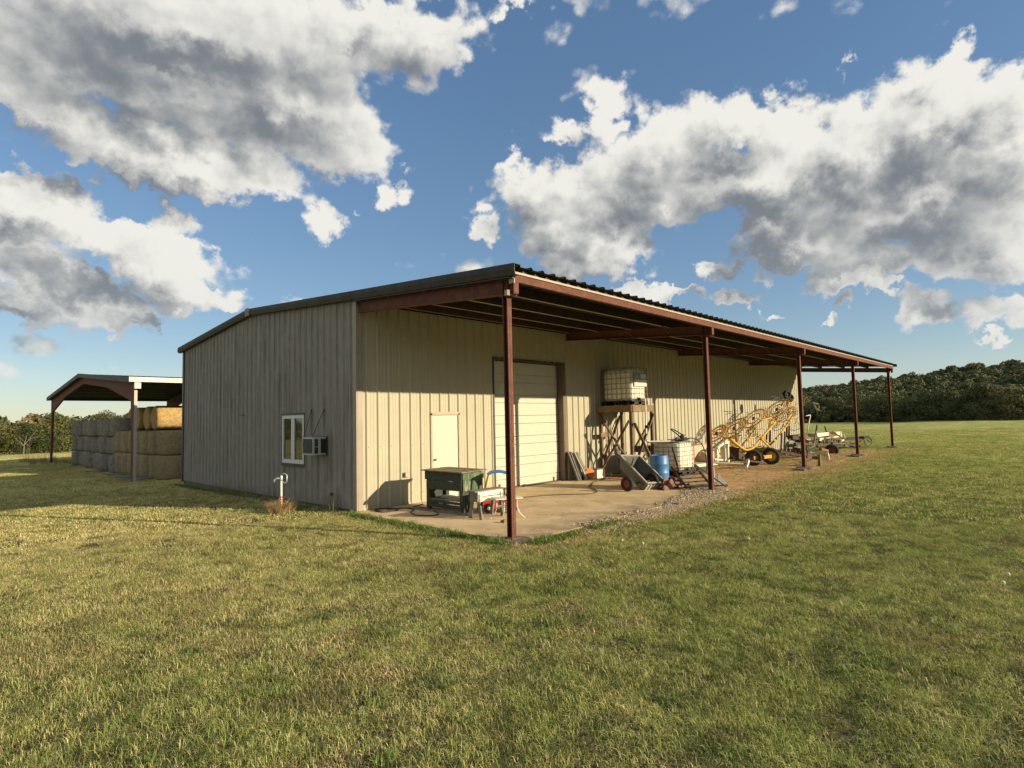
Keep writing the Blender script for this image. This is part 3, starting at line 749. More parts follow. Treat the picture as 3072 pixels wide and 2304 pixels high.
mb = MB().box((-.11, RY-.12, RZ-.012), (LB+.1, RY+.12, RZ+.006)); part(bld, 'ridge_cap', mb, m_roof)
# under-rake soffit strip and red rafter end
mb = MB().prism([(-.10, -.21), (.0, -.21), (0, -.19), (-.10, -.19)], EY+.14, -.05, lambda p, t: (p[0], t, zr(t)+p[1])); part(bld, 'soffit_strip', mb, m_trim)
# canopy steel
YP = -4.73; BAY = 7.539
for k in range(5):
    x = k*BAY+(0.0 if k < 4 else .0)
    ft_ = MB()
    base_r = .30 if k else .26
    ft_.lathe([(0, -.3), (base_r, -.3), (base_r, -.002 if k < 2 else .03), (base_r-.02, .006 if k < 2 else .04), (0, .006 if k < 2 else .04)], 18, (0, 0, 1), (x+.05, YP+(.05 if k else .0)-.03, 0))
    if k > 1: ft_.box((x-.65, YP-.12, -.25), (x-.1, YP+.16, .02), Matrix.Rotation(.15, 3, 'Z'))
    part(bld, 'footing', ft_, m_conc_old)
    # two channels back to back
    ps = MB(); z0, z1 = 0.006 if k < 2 else .04, 4.04
    ps.box((x+.092, YP, z0), (x+.102, YP+.115, z1)); ps.box((x, YP, z0), (x+.092, YP+.007, z1)); ps.box((x, YP+.108, z0), (x+.092, YP+.115, z1)); ps.box((x, YP+.007, z0), (x+.006, YP+.022, z1)); ps.box((x, YP+.093, z0), (x+.006, YP+.108, z1)); ps.box((x+.044, YP-.003, z0), (x+.049, YP, z1))
    p_ = part(bld, 'canopy_post', ps, m_red)
    part(p_, 'base_plate', MB().box((x-.05, YP-.05, z0), (x+.15, YP+.15, z0+.012)), m_rust)
    cp = MB().box((x-.03, YP-.12, z1), (x+.13, YP+.16, z1+.014)); cp.beam((x+.05, YP-.1, z1+.02), (x+.05, YP+.14, z1+.02), .012, .02)
    part(p_, 'cap_plate', cp, m_red)
    # rafter: I-beam hugging the roof slope
    rf = MB(); xa = x+.05
    def ib(w, zt_, zb_, ya=YP-.16, yb=-.01): rf.prism([(xa-w/2, zt_), (xa+w/2, zt_), (xa+w/2, zb_), (xa-w/2, zb_)], ya, yb, lambda p, t: (p[0], t, zr(t)+p[1]))
    ib(.008, -.226, -.452); ib(.12, -.218, -.226); ib(.12, -.452, -.461)
    rf.box((xa-.06, YP-.170, 4.07), (xa+.06, YP-.160, 4.32)); rf.box((xa-.06, YP-.02, 4.08), (xa+.06, YP-.012, 4.31)); rf.box((xa-.06, YP+.10, 4.08), (xa+.06, YP+.108, 4.31))
    part(bld, 'rafter', rf, m_red)
    if k not in (0, 4):
        for yy in (-3.72, -2.52):
            zz = zr(yy)-.21
            for sgn in ((-1,) if yy > -3 else (-1,)):
                part(bld, 'flange_brace', MB().beam((xa+sgn*.55, yy, zz), (xa, yy, zr(yy)-.455), .035, .006, (0, 1, 0)), m_purlin)
    else:
        part(bld, 'bracket_bolt', MB().lathe([(0, 0), (.05, 0), (.05, .09), (0, .09)], 10, (0, 0, 1), (xa-.14 if k else xa-.09, YP-.05, 4.03)), m_galv)
for yy in (-3.72, -2.52, -1.32, -.22):
    for k in range(4):
        xa, xb = k*BAY+(-.02 if k == 0 else .055), (k+1)*BAY+(.05 if k < 3 else .28)
        zt_ = zr(yy)-.045
        mb = MB().box((xa, yy, zt_-.17), (xb, yy+.004, zt_)); mb.box((xa, yy, zt_), (xb, yy+.062, zt_+.004))
        pu_ = part(bld, 'purlin', mb, m_brown)  # web in a darker colour that stands in for shade under the roof
        mb = MB().box((xa, yy, zt_-.175), (xb, yy+.062, zt_-.170)); mb.box((xa, yy+.058, zt_-.170), (xb, yy+.062, zt_-.152))
        part(pu_, 'flange', mb, mat('purlin flange lit tone', (.34, .26, .19), .6, 0, .15, 5))  # paler colour paints the lower flange as if lit
for k in range(4):
    xa, xb = k*BAY-(.0 if k else -.02), (k+1)*BAY-.006+(.16 if k == 3 else 0)
    z = zr(-4.9)
    mb = MB().box((xa, -4.905, 4.255), (xb, -4.895, 4.385)); mb.box((xa, -4.893, 4.255), (xb, -4.825, 4.262)); mb.box((xa, -4.893, 4.378), (xb, -4.825, 4.385)); mb.box((xa, -4.835, 4.262), (xb, -4.828, 4.285))
    part(bld, 'eave_strut', mb, m_red)
    # toothed closure between strut and roof ribs
    mb = MB(); pr = ribprof(xa, xb, .02, False)
    o = 0
    for s, dd in pr: mb.v += [(s, -4.912, 4.392), (s, -4.912, 4.425+dd*.8)]
    for j in range(len(pr)-1): mb.f.append((2*j, 2*j+2, 2*j+3, 2*j+1))
    mb.box((xa, -4.925, 4.384), (xb, -4.90, 4.392))
    part(bld, 'closure_strip', mb, m_galv)
    mb = MB()
    for s, dd in pr: mb.v += [(s, -4.906, 4.39), (s, -4.906, 4.480+dd*1.1)]
    for j in range(len(pr)-1): mb.f.append((2*j, 2*j+2, 2*j+3, 2*j+1))
    part(bld, 'closure_light_stop', mb, m_dark)  # dark sheet added to stop sun leaking through the rib gaps
mb = MB().box((-.02, -4.92, 4.23), (.0, -4.80, 4.31)); part(bld, 'strut_end', mb, m_galv)
part(bld, 'outlet_box', MB().box((1.24, -.09, .66), (1.36, -.031, .76)), m_galv)
part(bld, 'vent_stub', MB().box((-.06, 1.03, .28), (-.031, 1.10, .34)), m_dark)
part(bld, 'wall_bracket', MB().box((-.10, 6.18, 2.25), (-.031, 6.42, 2.27)), m_trim)

# window air conditioner hung on the gable
ac = thing('air_conditioner', 'grey window air conditioner hung on rods through the gable wall', 'air conditioner', (0, 1.3, 1.2))
X0, X1, Y0, Y1, Z0, Z1 = -.36, -.03, 1.31, 1.86, 1.23, 1.63
hs = MB().box((X0+.012, Y0+.012, Z0), (X1, Y1-.012, Z1)); part(ac, 'housing', hs, mat('dark ac cavity', (.035, .036, .036), .6, 0, .2, 10))
def acframe(mb, face):
    pass
f1 = MB()   # frame strips round the rear face
f1.box((X0-.006, Y0, Z0-.004), (X0+.012, Y1, Z0+.028)); f1.box((X0-.006, Y0, Z1-.028), (X0+.012, Y1, Z1+.004)); f1.box((X0-.006, Y0, Z0+.028), (X0+.012, Y0+.03, Z1-.028)); f1.box((X0-.006, Y1-.03, Z0+.028), (X0+.012, Y1, Z1-.028))
f1.box((X0+.012, Y0, Z0-.004), (X1, Y0+.012, Z0+.03)); f1.box((X0+.012, Y0, Z1-.03), (X1, Y0+.012, Z1+.004)); f1.box((X0+.012, Y0-.001, Z0+.03), (X0+.03, Y0+.012, Z1-.03)); f1.box((X0+.125, Y0-.001, Z0+.03), (X0+.185, Y0+.012, Z1-.03)); f1.box((X0+.03, Y0-.001, 1.41), (X0+.125, Y0+.012, 1.425))
f1.box((X0, Y0, Z1+.0045), (X1, Y1, Z1+.012))
part(ac, 'frame', f1, m_ac)
f2 = MB()
for i in range(13): f2.box((X0-.002, Y0+.03+.038*i, Z0+.028), (X0+.006, Y0+.038+.038*i, Z1-.028))
for i in range(7): f2.box((X0-.004, Y0+.03, Z0+.05+.05*i), (X0+.0, Y1-.03, Z0+.054+.05*i))
part(ac, 'grille', f2, mat('dull grille wire', (.16, .165, .165), .5, .3, .2, 12))
f3 = MB()
for i in range(8): f3.box((X0+.19, Y0+.002, Z0+.04+.042*i), (X1-.02, Y0+.010, Z0+.048+.042*i))
part(ac, 'louvre', f3, m_dark)
part(ac, 'wall_sleeve', MB().box((-.045, Y0-.03, Z0-.03), (-.031, Y1+.03, Z1+.03)), m_trim)
for ya, yb in ((2.03, 1.80), (1.41, 1.36)):
    r = MB().tube([(-.035, ya, 2.30), (X0+.0, yb, Z1+.012)], .008, 6); r.lathe([(0, -.03), (.014, -.03), (.014, .05), (0, .05)], 6, (0, 0, 1), (-.04, ya, 2.27))
    part(ac, 'hanger_rod', r, m_dark)
    part(ac, 'loose_strap', MB().tube([(-.045, ya, 2.28), (-.05, ya+.01, 2.0), (-.05, ya, 1.82)], .006, 5), m_steel)

# yard hydrant
hz = -.05; hx, hy = -.98, 1.62
hd = thing('yard_hydrant', 'chrome frost-proof yard hydrant on a white and red wrapped pipe', 'hydrant', (hx, hy, hz))
part(hd, 'standpipe', MB().tube([(hx, hy, hz-.1), (hx, hy, hz+.74)], .024, 10), m_pvc, True)
mb = MB()
for i in range(6): mb.lathe([(.026, 0), (.029, .008), (.029, .036), (.026, .044)], 10, (0, 0, 1), (hx, hy, hz+.06+.055*i))
part(hd, 'red_wrap', mb, mat('faded red tape', (.52, .13, .09), .6, 0, .2, 30))
mb = MB().lathe([(.0, 0), (.03, 0), (.034, .03), (.030, .10), (.02, .13), (0, .13)], 12, (0, 0, 1), (hx, hy, hz+.72)); mb.tube([(hx, hy, hz+.78), (hx-.07, hy+.07, hz+.78), (hx-.11, hy+.11, hz+.75), (hx-.115, hy+.115, hz+.70)], [.022, .02, .02, .024], 8)
part(hd, 'spout_head', mb, m_chrome, True)
part(hd, 'pump_handle', MB().tube([(hx, hy, hz+.87), (hx+.05, hy-.05, hz+.89), (hx+.09, hy-.09, hz+.85), (hx+.09, hy-.09, hz+.70), (hx+.05, hy-.05, hz+.66), (hx+.03, hy-.03, hz+.7)], .011, 6), m_chrome, True)
tp = [(hx+rs_.randn()*.12, hy+rs_.randn()*.16) for i in range(26)]
tufts('straw_tuft', tp, .8, 1.7, [blade_mesh('long straw %d' % i, 60, .12, .10, .26, .006, 1.3, 71+i, mat_grass('bleached straw', tint=((.60, .46, .26), (.38, .26, .13)))) for i in range(2)], 'clump of bleached straw round the yard hydrant foot')

# ------------------------------------------------------------------ things on the slab
# potting bench
bt = thing('potting_bench', 'peeling green wooden potting bench standing in front of the walk door', 'bench', (1.45, -1.55, 0))
tb = MB()
for i, (a, b) in enumerate(((1.10, 1.36), (1.365, 1.62), (1.625, 1.88))):
    part(bt, 'top_board', MB().box((a, -2.24+.02*i, .855+.004*i), (b, -.86-.02*i, .878+.004*i), Matrix.Rotation(.012*(i-1), 3, 'Y')), m_benchtop)
def board(nm, a, b, m, rot=0., ax='X'): part(bt, nm, MB().box(a, b, Matrix.Rotation(rot, 3, ax)), m)
board('front_board', (1.175, -2.14, .655), (1.198, -.90, .85), m_greend, .004); board('front_board', (1.178, -2.13, .455), (1.200, -.95, .645), m_greend, -.012)
board('end_board', (1.20, -2.172, .70), (1.80, -2.150, .848), m_greenp)
for i in range(4): part(bt, 'end_slat', MB().box((1.205+.145*i, -2.168+.003*(i % 2), .46-.02*(i % 2)), (1.342+.145*i, -2.150, .695)), m_greenp)
board('back_board', (1.76, -2.13, .62), (1.78, -.95, .85), m_greend)
for x in (1.205, 1.70):
    for y in (-2.145, -1.02): part(bt, 'leg', MB().box((x, y, 0), (x+.085, y+.09, .85)), m_greend)
part(bt, 'side_panel', MB().box((1.215, -.93, .02), (1.75, -.905, .62)), m_greend); part(bt, 'side_panel', MB().box((1.30, -2.14, .02), (1.48, -2.12, .455)), m_greend)
for i, a in enumerate((1.21, 1.39, 1.57)): part(bt, 'shelf_board', MB().box((a, -2.12, .225), (a+.165, -1.0, .250), Matrix.Rotation(.02*(i-1), 3, 'X')), m_greywood)
part(bt, 'rail', MB().box((1.19, -2.12, .06), (1.215, -.95, .15)), m_greend)
part(bt, 'shelf_rail', MB().box((1.19, -2.10, .165), (1.21, -1.0, .222)), m_greend)
# gutter board on the slab
solo('lumber_strip', MB().box((-.045, -.98, 0), (.045, .98, .035)), m_greywood, 'long weathered board lying on the slab at the green bench foot', 'board', loc=(0, 0, 0))
bpy.data.objects['lumber_strip'].location = (1.04, -1.52, .002); bpy.data.objects['lumber_strip'].rotation_euler.z = .06
# hoses
hp = curve_pts([(.22, -.37, .012), (.3, -.62, .012), (.62, -.62, .012), (.72, -.35, .012), (.55, -.14, .014), (.32, -.18, .015), (.26, -.4, .03), (.6, -.5, .03), (.9, -.5, .012), (.86, -.9, .012), (.63, -1.1, .012), (.47, -1.55, .012), (.7, -1.85, .012), (.95, -1.6, .012), (1.05, -1.0, .05), (1.0, -.6, .012), (1.3, -.45, .012), (1.5, -.4, .012)], 8)
solo('black_hose', MB().tube(hp, .014, 6), m_hose, 'black rubber hose looped on the slab near the building corner', 'hose', smooth=True)
hp = curve_pts([(2.6, -1.35, .012), (3.4, -1.45, .012), (4.43, -1.84, .012), (4.95, -2.31, .012), (5.32, -2.55, .012), (5.82, -2.31, .012), (6.3, -1.7, .012), (6.72, -1.45, .012), (7.55, -1.02, .012), (8.4, -.8, .012), (8.9, -.7, .03), (9.05, -.55, .16)], 8)
solo('garden_hose', MB().tube(hp, .015, 6), m_hose2, 'long dark garden hose snaking from the timber tank stand across the slab', 'hose', smooth=True)
# sawhorse
sh = thing('sawhorse', 'small chalky white sawhorse in front of the green bench', 'sawhorse', (1.25, -2.80, 0))
part(sh, 'top_plank', MB().box((.84, -2.93, .535), (1.66, -2.70, .560)), m_greywood)
part(sh, 'side_rail', MB().box((.93, -2.925, .44), (1.62, -2.90, .532)), m_whitewood); part(sh, 'side_rail', MB().box((.93, -2.935, .335), (1.60, -2.91, .425), Matrix.Rotation(.015, 3, 'Y')), m_whitewood)
part(sh, 'side_rail', MB().box((.93, -2.73, .36), (1.62, -2.705, .53)), m_greywood)
part(sh, 'end_gusset', MB().box((.905, -2.93, .34), (.928, -2.70, .53)), m_greywood)
for x in (.935, 1.53):
    part(sh, 'leg', MB().beam((x+.02, -2.98, 0), (x+.02, -2.885, .50), .075, .035, (1, 0, 0)), m_greywood); part(sh, 'leg', MB().beam((x+.02, -2.65, 0), (x+.02, -2.745, .50), .075, .035, (1, 0, 0)), m_greywood)
# tubular stool
st = thing('folding_stool', 'small cream stool with curved tubular legs behind the nearest post', 'stool', (1.36, -3.28, 0))
part(st, 'seat', MB().box((1.10, -3.46, .395), (1.66, -3.10, .415), Matrix.Rotation(-.5, 3, 'Z')), m_whitewood)
cx_, cy_ = 1.36, -3.28
for (x, y) in ((1.08, -3.10), (1.20, -3.50), (1.62, -3.52), (1.52, -3.02)):
    dx, dy = x-cx_, y-cy_
    part(st, 'leg', MB().tube(curve_pts([(cx_+dx*.62, cy_+dy*.62, .395), (cx_+dx*.60, cy_+dy*.6, .24), (cx_+dx*.74, cy_+dy*.74, .10), (x, y, .008)], 5), .0125, 8), m_whitewood, True)
part(st, 'brace', MB().tube([(1.19, -3.17, .24), (1.27, -3.41, .24), (1.52, -3.42, .24), (1.46, -3.13, .24)], .010, 6, True), m_whitewood, True)
# wood scrap
s_ = MB().box((.95, -3.61, 0), (1.03, -3.55, .06)); s_.box((.985, -3.60, .0), (1.0, -3.48, .035))
solo('wood_scrap', s_, m_wood, 'small scrap wood block on the slab left of the nearest post', 'block')
# toddler ride-in car
tc = Vector((1.90, -2.56, 0)); tyaw = math.atan2(-.47, .51)
tr_ = lambda x, y, z: tuple(tc+Vector((x*math.cos(tyaw)-y*math.sin(tyaw), x*math.sin(tyaw)+y*math.cos(tyaw), z)))
car = thing('toy_car', 'toddler ride-in car with red body, blue roof and yellow pillars', 'toy car', tuple(tc))
body = MB(); prof = [(-.36, .10), (-.37, .25), (-.30, .33), (-.20, .30), (-.12, .20), (.10, .20), (.14, .34), (.20, .42), (.33, .36), (.38, .26), (.37, .10)]
for y0_, y1_ in ((-.21, -.165), (.165, .21)): body.prism(prof, y0_, y1_, lambda p, t: tr_(p[0], t, p[1]))
body.prism([(-.36, .10), (-.36, .14), (.37, .14), (.37, .10)], -.163, .163, lambda p, t: tr_(p[0], t, p[1]))
body.prism([(.14, .16), (.15, .37), (.20, .42), (.33, .36), (.38, .26), (.37, .16)], -.163, .163, lambda p, t: tr_(p[0], t, p[1]))
body.prism([(-.36, .16), (-.37, .25), (-.30, .33), (-.27, .30), (-.28, .16)], -.163, .163, lambda p, t: tr_(p[0], t, p[1]))
part(car, 'body', body, m_toyred)
roof = MB(); pr_ = [(-.27, .80), (-.18, .86), (.02, .875), (.16, .84), (.24, .76), (.22, .745), (.14, .80), (.0, .835), (-.16, .825), (-.25, .775)]
roof.prism(pr_, -.19, .19, lambda p, t: tr_(p[0], t, p[1])); part(car, 'roof', roof, m_toyblue)
for y in (-.175, .175):
    part(car, 'rear_pillar', MB().tube([tr_(-.33, y, .28), tr_(-.29, y, .55), tr_(-.22, y*.95, .80)], [.028, .024, .022], 8), m_toyyellow, True)
    part(car, 'front_pillar', MB().tube([tr_(.22, y, .38), tr_(.25, y, .6), tr_(.22, y*.95, .77)], [.026, .022, .024], 8), m_toyblue, True)
    for x, yy in ((-.25, y*1.18), (.25, y*1.18)):
        ax = (Vector(tr_(0, 1, 0))-Vector(tr_(0, 0, 0)))
        w = part(car, 'wheel', MB().lathe([(.0, -.04), (.045, -.04), (.05, -.05), (.085, -.05), (.10, -.04), (.105, 0), (.10, .04), (.085, .05), (.05, .05), (.045, .04), (0, .04)], 18, ax, tr_(x, yy, .105)), m_dark, True)
        part(w, 'hub', MB().lathe([(0, -.054), (.035, -.052), (.038, -.04), (.038, .04), (.035, .052), (0, .054)], 12, ax, tr_(x, yy, .105)), m_whitewood)
part(car, 'seat', MB().prism([(-.27, .16), (-.27, .42), (-.22, .44), (-.18, .24), (.0, .22), (.0, .16)], -.155, .155, lambda p, t: tr_(p[0], t, p[1])), m_toyred)
part(car, 'steering_wheel', MB().tube(arc(tr_(.10, 0, .42), .075, 0, 2*PI, 14, Vector(tr_(0, 1, 0))-tc, Vector((0, 0, 1)))[:-1], .011, 6, True), m_dark, True)

# ------------------------------------------------------------------ leaning panels, crate and bits right of the rolling door
for i in range(4):
    x = 7.56+.07*i; mb = MB(); A = Vector((x, -.42+.015*i, .01)); B = Vector((x-.06, -.07, .90-.02*i))
    mb.beam(A, B, .045, .22, (1, .3, 0))
    solo('leaning_panel', mb, m_dark if i % 2 else m_greywood, ['grey narrow panel leaning nearest the rolling door', 'black narrow panel second from the rolling door', 'grey narrow panel third from the rolling door', 'black narrow panel behind the pale leaning pair'][i], 'panel', 'narrow panels leaning on the wall')
for i in range(2):
    x = 7.88+.09*i; mb = MB().beam((x+.06, -.46+.02*i, .01), (x-.05, -.06, .86), .04, .20, (1, .3, 0))
    solo('leaning_panel', mb, m_galv if i == 0 else m_greywood, ['pale leaning panel right of the dark leaning ones', 'last leaning panel beside the orange reel'][i], 'panel', 'narrow panels leaning on the wall')
orr = thing('cord_reel', 'small orange reel beside the leaning panels at the wall', 'reel', (8.12, -.36, 0))
part(orr, 'flange', MB().lathe([(0, -.03), (.17, -.03), (.17, -.015), (0, -.015)], 18, (.5, 1, 0), (8.12, -.40, .18)), m_orange); part(orr, 'flange', MB().lathe([(0, .06), (.17, .06), (.17, .075), (0, .075)], 18, (.5, 1, 0), (8.12, -.40, .18)), m_orange)
part(orr, 'wound_cord', MB().lathe([(.07, -.015), (.12, -.012), (.12, .057), (.07, .06)], 18, (.5, 1, 0), (8.12, -.40, .18)), m_rust)
bx = thing('plastic_crate', 'dirty white box on the slab beside the timber tank stand', 'box', (8.62, -.36, 0))
mb = MB().box((8.40, -.50, 0), (8.84, -.20, .27)); part(bx, 'tub', mb, m_whitewood)
part(bx, 'lid', MB().box((8.385, -.515, .272), (8.855, -.185, .30)), m_greywood); part(bx, 'handle', MB().box((8.392, -.42, .18), (8.398, -.28, .21)), m_dark)

# ------------------------------------------------------------------ IBC totes
def tote(name, label, x, y, z, sx, sy, h, zlabel, tub=None):
    t = thing(name, label, 'water tank', (x, y, z))
    # pallet
    pl = MB()
    for a in (0, .5, 1):
        pl.box((x+.0, y+a*(sy-.09), z+.025), (x+sx, y+a*(sy-.09)+.09, z+.115))
        for b_ in (0, .5, 1): pl.box((x+b_*(sx-.16), y+a*(sy-.14), z+.0), (x+b_*(sx-.16)+.16, y+a*(sy-.14)+.14, z+.13))
    pl.box((x, y, z+.131), (x+sx, y+sy, z+.15))
    part(t, 'pallet', pl, m_dark)
    # bottle with rounded edges
    r = .11; me = MB(); z0, z1 = z+.155, z+h-.03
    lv = [(z0, .06), (z0+.03, .02), (z0+.09, 0), (z1-.16, 0), (z1-.06, .035), (z1-.015, .10), (z1, .2)]
    rings = []
    for zz, ins in lv:
        ring = []
        for cx_, cy_, a0 in ((sx-.03-r, sy-.03-r, 0), (.03+r, sy-.03-r, PI/2), (.03+r, .03+r, PI), (sx-.03-r, .03+r, 1.5*PI)):
            for k in range(5):
                a = a0+PI/2*k/4; ring.append((x+cx_+math.cos(a)*max(.01, r-ins*.2)-math.copysign(ins*.8, cx_-sx/2), y+cy_+math.sin(a)*max(.01, r-ins*.2)-math.copysign(ins*.8, cy_-sy/2), zz))
        rings.append(ring)
    n = 20
    for rg in rings: me.v += rg
    for i in range(len(rings)-1):
        for k in range(n): me.f.append((i*n+k, i*n+(k+1) % n, (i+1)*n+(k+1) % n, (i+1)*n+k))
    me.f.append(tuple((len(rings)-1)*n+k for k in range(n))); me.f.append(tuple(range(n))[::-1])
    part(t, 'tank', me, m_tank, True)
    if tub: 
        pass
    # cage
    cg = MB(); g_ = .0; rr = .0095
    for zz in np.linspace(z+.20, z+h-.03, 7):
        cg.tube([(x, y, zz), (x+sx, y, zz), (x+sx, y+sy, zz), (x, y+sy, zz)], rr, 5, True)
    for k in range(8):
        if k < 7: 
            yy = y+.02+(sy-.04)*k/6
            for xx in (x, x+sx): cg.tube([(xx, yy, z+.13), (xx, yy, z+h-.02)], rr, 5)
        xx = x+.02+(sx-.04)*k/6
        if k < 7:
            for yy in (y, y+sy): cg.tube([(xx, yy, z+.13), (xx, yy, z+h-.02)], rr, 5)
    part(t, 'cage', cg, m_cage)
    cb = MB()
    for q in (.28, .72): cb.tube([(x+sx*q, y, z+h-.03), (x+sx*q, y+.03, z+h+.01), (x+sx*q, y+sy-.03, z+h+.01), (x+sx*q, y+sy, z+h-.03)], .013, 6)
    part(t, 'top_bar', cb, m_chrome)
    part(t, 'drain_valve', MB().lathe([(0, -.09), (.045, -.09), (.045, -.02), (.06, 0), (.06, .03), (0, .03)], 12, (0, 1, 0), (x+.42, y-.0, z+.19)), m_dark)
    part(t, 'lid', MB().lathe([(0, 0), (.09, 0), (.09, .03), (0, .03)], 14, (0, 0, 1), (x+sx/2, y+sy/2, z+h-.032)), m_dark)
    return t
TX, TY, TZ = 9.32, -1.30, 2.345
t1 = tote('water_tote', 'caged white water tank standing on the timber tank stand', TX, TY, TZ, 1.0, 1.15, 1.26, True)
part(t1, 'label_plate', MB().box((TX+.17, TY-.022, TZ+.84), (TX+.93, TY-.012, TZ+1.06)), m_labeld)
part(t1, 'label_plate', MB().box((TX+.56, TY-.026, TZ+.87), (TX+.90, TY-.023, TZ+1.03)), m_label)
part(t1, 'label_plate', MB().box((TX+.17, TY-.022, TZ+.62), (TX+.93, TY-.012, TZ+.835)), m_whitewood)
mb = MB()
for i in range(3): mb.box((TX+.20, TY-.026, TZ+.88+.05*i), (TX+.50-.05*i, TY-.0225, TZ+.895+.05*i))
part(t1, 'printed_line', mb, m_label)
dp = MB().tube([(TX+.62, TY-.05, TZ+.19), (TX+.62, TY-.13, TZ+.19), (TX+.62, TY-.13, 1.20), (TX+.62, TY-.13, 1.14), (TX+.70, TY-.20, 1.12), (TX+1.25, TY-.80, 1.12), (TX+1.30, TY-.84, 1.06)], .030, 8)
part(t1, 'drain_pipe', dp, m_pvc, True)
v_ = MB().lathe([(0, -.05), (.045, -.05), (.045, .05), (0, .05)], 10, (0, 0, 1), (TX+.62, TY-.13, 1.62)); v_.tube([(TX+.62, TY-.13, 1.62), (TX+.62, TY-.22, 1.62)], .012, 6); v_.box((TX+.57, TY-.235, 1.58), (TX+.67, TY-.22, 1.66))
part(t1, 'valve', v_, m_dark)
t2 = tote('water_tote', 'caged white tank standing on the ground behind the blue drum', 10.40, -2.35, 0.0, 1.05, 1.17, 1.10, True)
hs_ = MB().tube(curve_pts([(10.9, -2.1, 1.13), (11.3, -2.35, 1.19), (11.6, -2.5, 1.05), (11.72, -2.6, .7), (11.6, -2.7, .3), (11.45, -2.75, .05)], 8), .020, 6)
solo('suction_hose', hs_, m_hose, 'dark hose arching off the lower tank down to the ground', 'hose', smooth=True)
pmp = thing('transfer_pump', 'small grey pump with loose black hoses lying on the lower tank', 'pump', (11.0, -1.9, 1.10))
part(pmp, 'motor', MB().lathe([(0, -.12), (.09, -.12), (.10, -.08), (.10, .08), (.09, .12), (0, .12)], 14, (1, .4, 0), (11.15, -2.1, 1.23)), m_steel, True)
part(pmp, 'coiled_hose', MB().tube(curve_pts([(10.5, -2.2, 1.14), (10.7, -2.1, 1.22), (10.95, -2.2, 1.15), (11.1, -1.9, 1.35), (11.0, -1.75, 1.5), (11.25, -1.8, 1.45), (11.4, -2.1, 1.2), (11.1, -2.3, 1.16), (10.8, -2.3, 1.14)], 6), .022, 6), m_hose, True)
part(pmp, 'folded_tarp', MB().box((10.55, -2.3, 1.11), (10.95, -1.8, 1.17), Matrix.Rotation(.3, 3, 'Z')), m_dark)
# timber stand
ts = thing('tank_stand', 'rough timber tank stand with crossed braces against the wall', 'stand', (9.8, -.8, 0))
PX = (9.12, 10.40); PYS = (-1.40, -.22)
for x in PX:
    for y in PYS: part(ts, 'post', MB().box((x, y, -.02), (x+.09, y+.09, 2.12 if not (x > 10 and y < -1) else 2.30)), m_wood_old)
part(ts, 'beam', MB().box((PX[0]-.05, PYS[0]-.02, 2.12), (PX[0]-.002, PYS[1]+.16, 2.335)), m_wood); part(ts, 'beam', MB().box((PX[0]+.0, PYS[0]-.05, 2.12), (PX[1]-.02, PYS[0]-.002, 2.335)), m_wood)
part(ts, 'beam', MB().box((PX[0], PYS[1]+.095, 2.12), (PX[1]+.09, PYS[1]+.14, 2.335)), m_wood); part(ts, 'beam', MB().box((PX[1]+.095, PYS[0], 2.12), (PX[1]+.14, PYS[1]+.09, 2.335)), m_wood)
for i in range(6): part(ts, 'deck_plank', MB().box((PX[0]+.01, PYS[0]+.0+.205*i, 2.30), (PX[1]+.08, PYS[0]+.19+.205*i, 2.333)), m_wood)
zA, zB = .10, 2.05
fx_ = PX[0]-.022
part(ts, 'brace', MB().beam((fx_, PYS[1]+.05, zB), (fx_, PYS[0]+.05, .35), .04, .09, (1, 0, 0)), m_wood_old); part(ts, 'brace', MB().beam((fx_-.045, PYS[1]+.05, .12), (fx_-.045, PYS[0]+.05, 1.85), .04, .09, (1, 0, 0)), m_wood_old)
fy_ = PYS[0]-.022
part(ts, 'brace', MB().beam((PX[0]+.05, fy_, .35), (PX[1]+.05, fy_, 2.05), .04, .09, (0, 1, 0)), m_wood_old); part(ts, 'brace', MB().beam((PX[0]+.05, fy_-.045, 1.75), (PX[1]+.05, fy_-.045, .15), .04, .09, (0, 1, 0)), m_wood_old)
part(ts, 'brace', MB().beam((PX[0]+.05, PYS[1]+.11, .3), (PX[1]+.05, PYS[1]+.11, 2.0), .04, .09, (0, 1, 0)), m_wood_old); part(ts, 'brace', MB().beam((PX[1]+.11, PYS[1], .3), (PX[1]+.11, PYS[0], 2.0), .04, .09, (1, 0, 0)), m_wood_old)
part(ts, 'cross_rail', MB().box((PX[0]-.10, PYS[1]-.05, 1.30), (PX[0]+.62, PYS[1]-.005, 1.45)), m_wood)
part(ts, 'ground_sill', MB().box((PX[0]-.12, PYS[0]-.10, -.0), (PX[0]+.0-.025, PYS[1]+.25, .085)), m_wood_old)
solo('black_bin', MB().box((9.75, -1.32, .78), (10.35, -1.05, .98)), m_dark, 'black plastic tray hung on the near side of the tank stand', 'tray')
solo('grey_bin', MB().lathe([(0, 0), (.22, 0), (.27, .55), (.29, .57), (.29, .60), (.18, .66), (0, .68)], 16, (0, 0, 1), (9.75, -.75, 0)), mat('slate grey bin', (.12, .14, .16), .6, 0, .2, 6), 'slate grey covered bin under the tank stand', 'bin', smooth=True)
# blue drum
dr = thing('blue_drum', 'open blue plastic drum behind the tipped dump cart', 'drum', (9.0, -2.45, 0))
part(dr, 'shell', MB().lathe([(0, .0), (.27, .0), (.285, .03), (.288, .25), (.297, .27), (.288, .29), (.288, .54), (.297, .56), (.288, .58), (.286, .76), (.27, .82), (.275, .85), (.262, .85), (.255, .80), (.255, .1), (0, .09)], 28, (0, 0, 1), (8.88, -2.45, 0)), m_blue, True)
for o_ in dr.children: o_.scale.z = .91

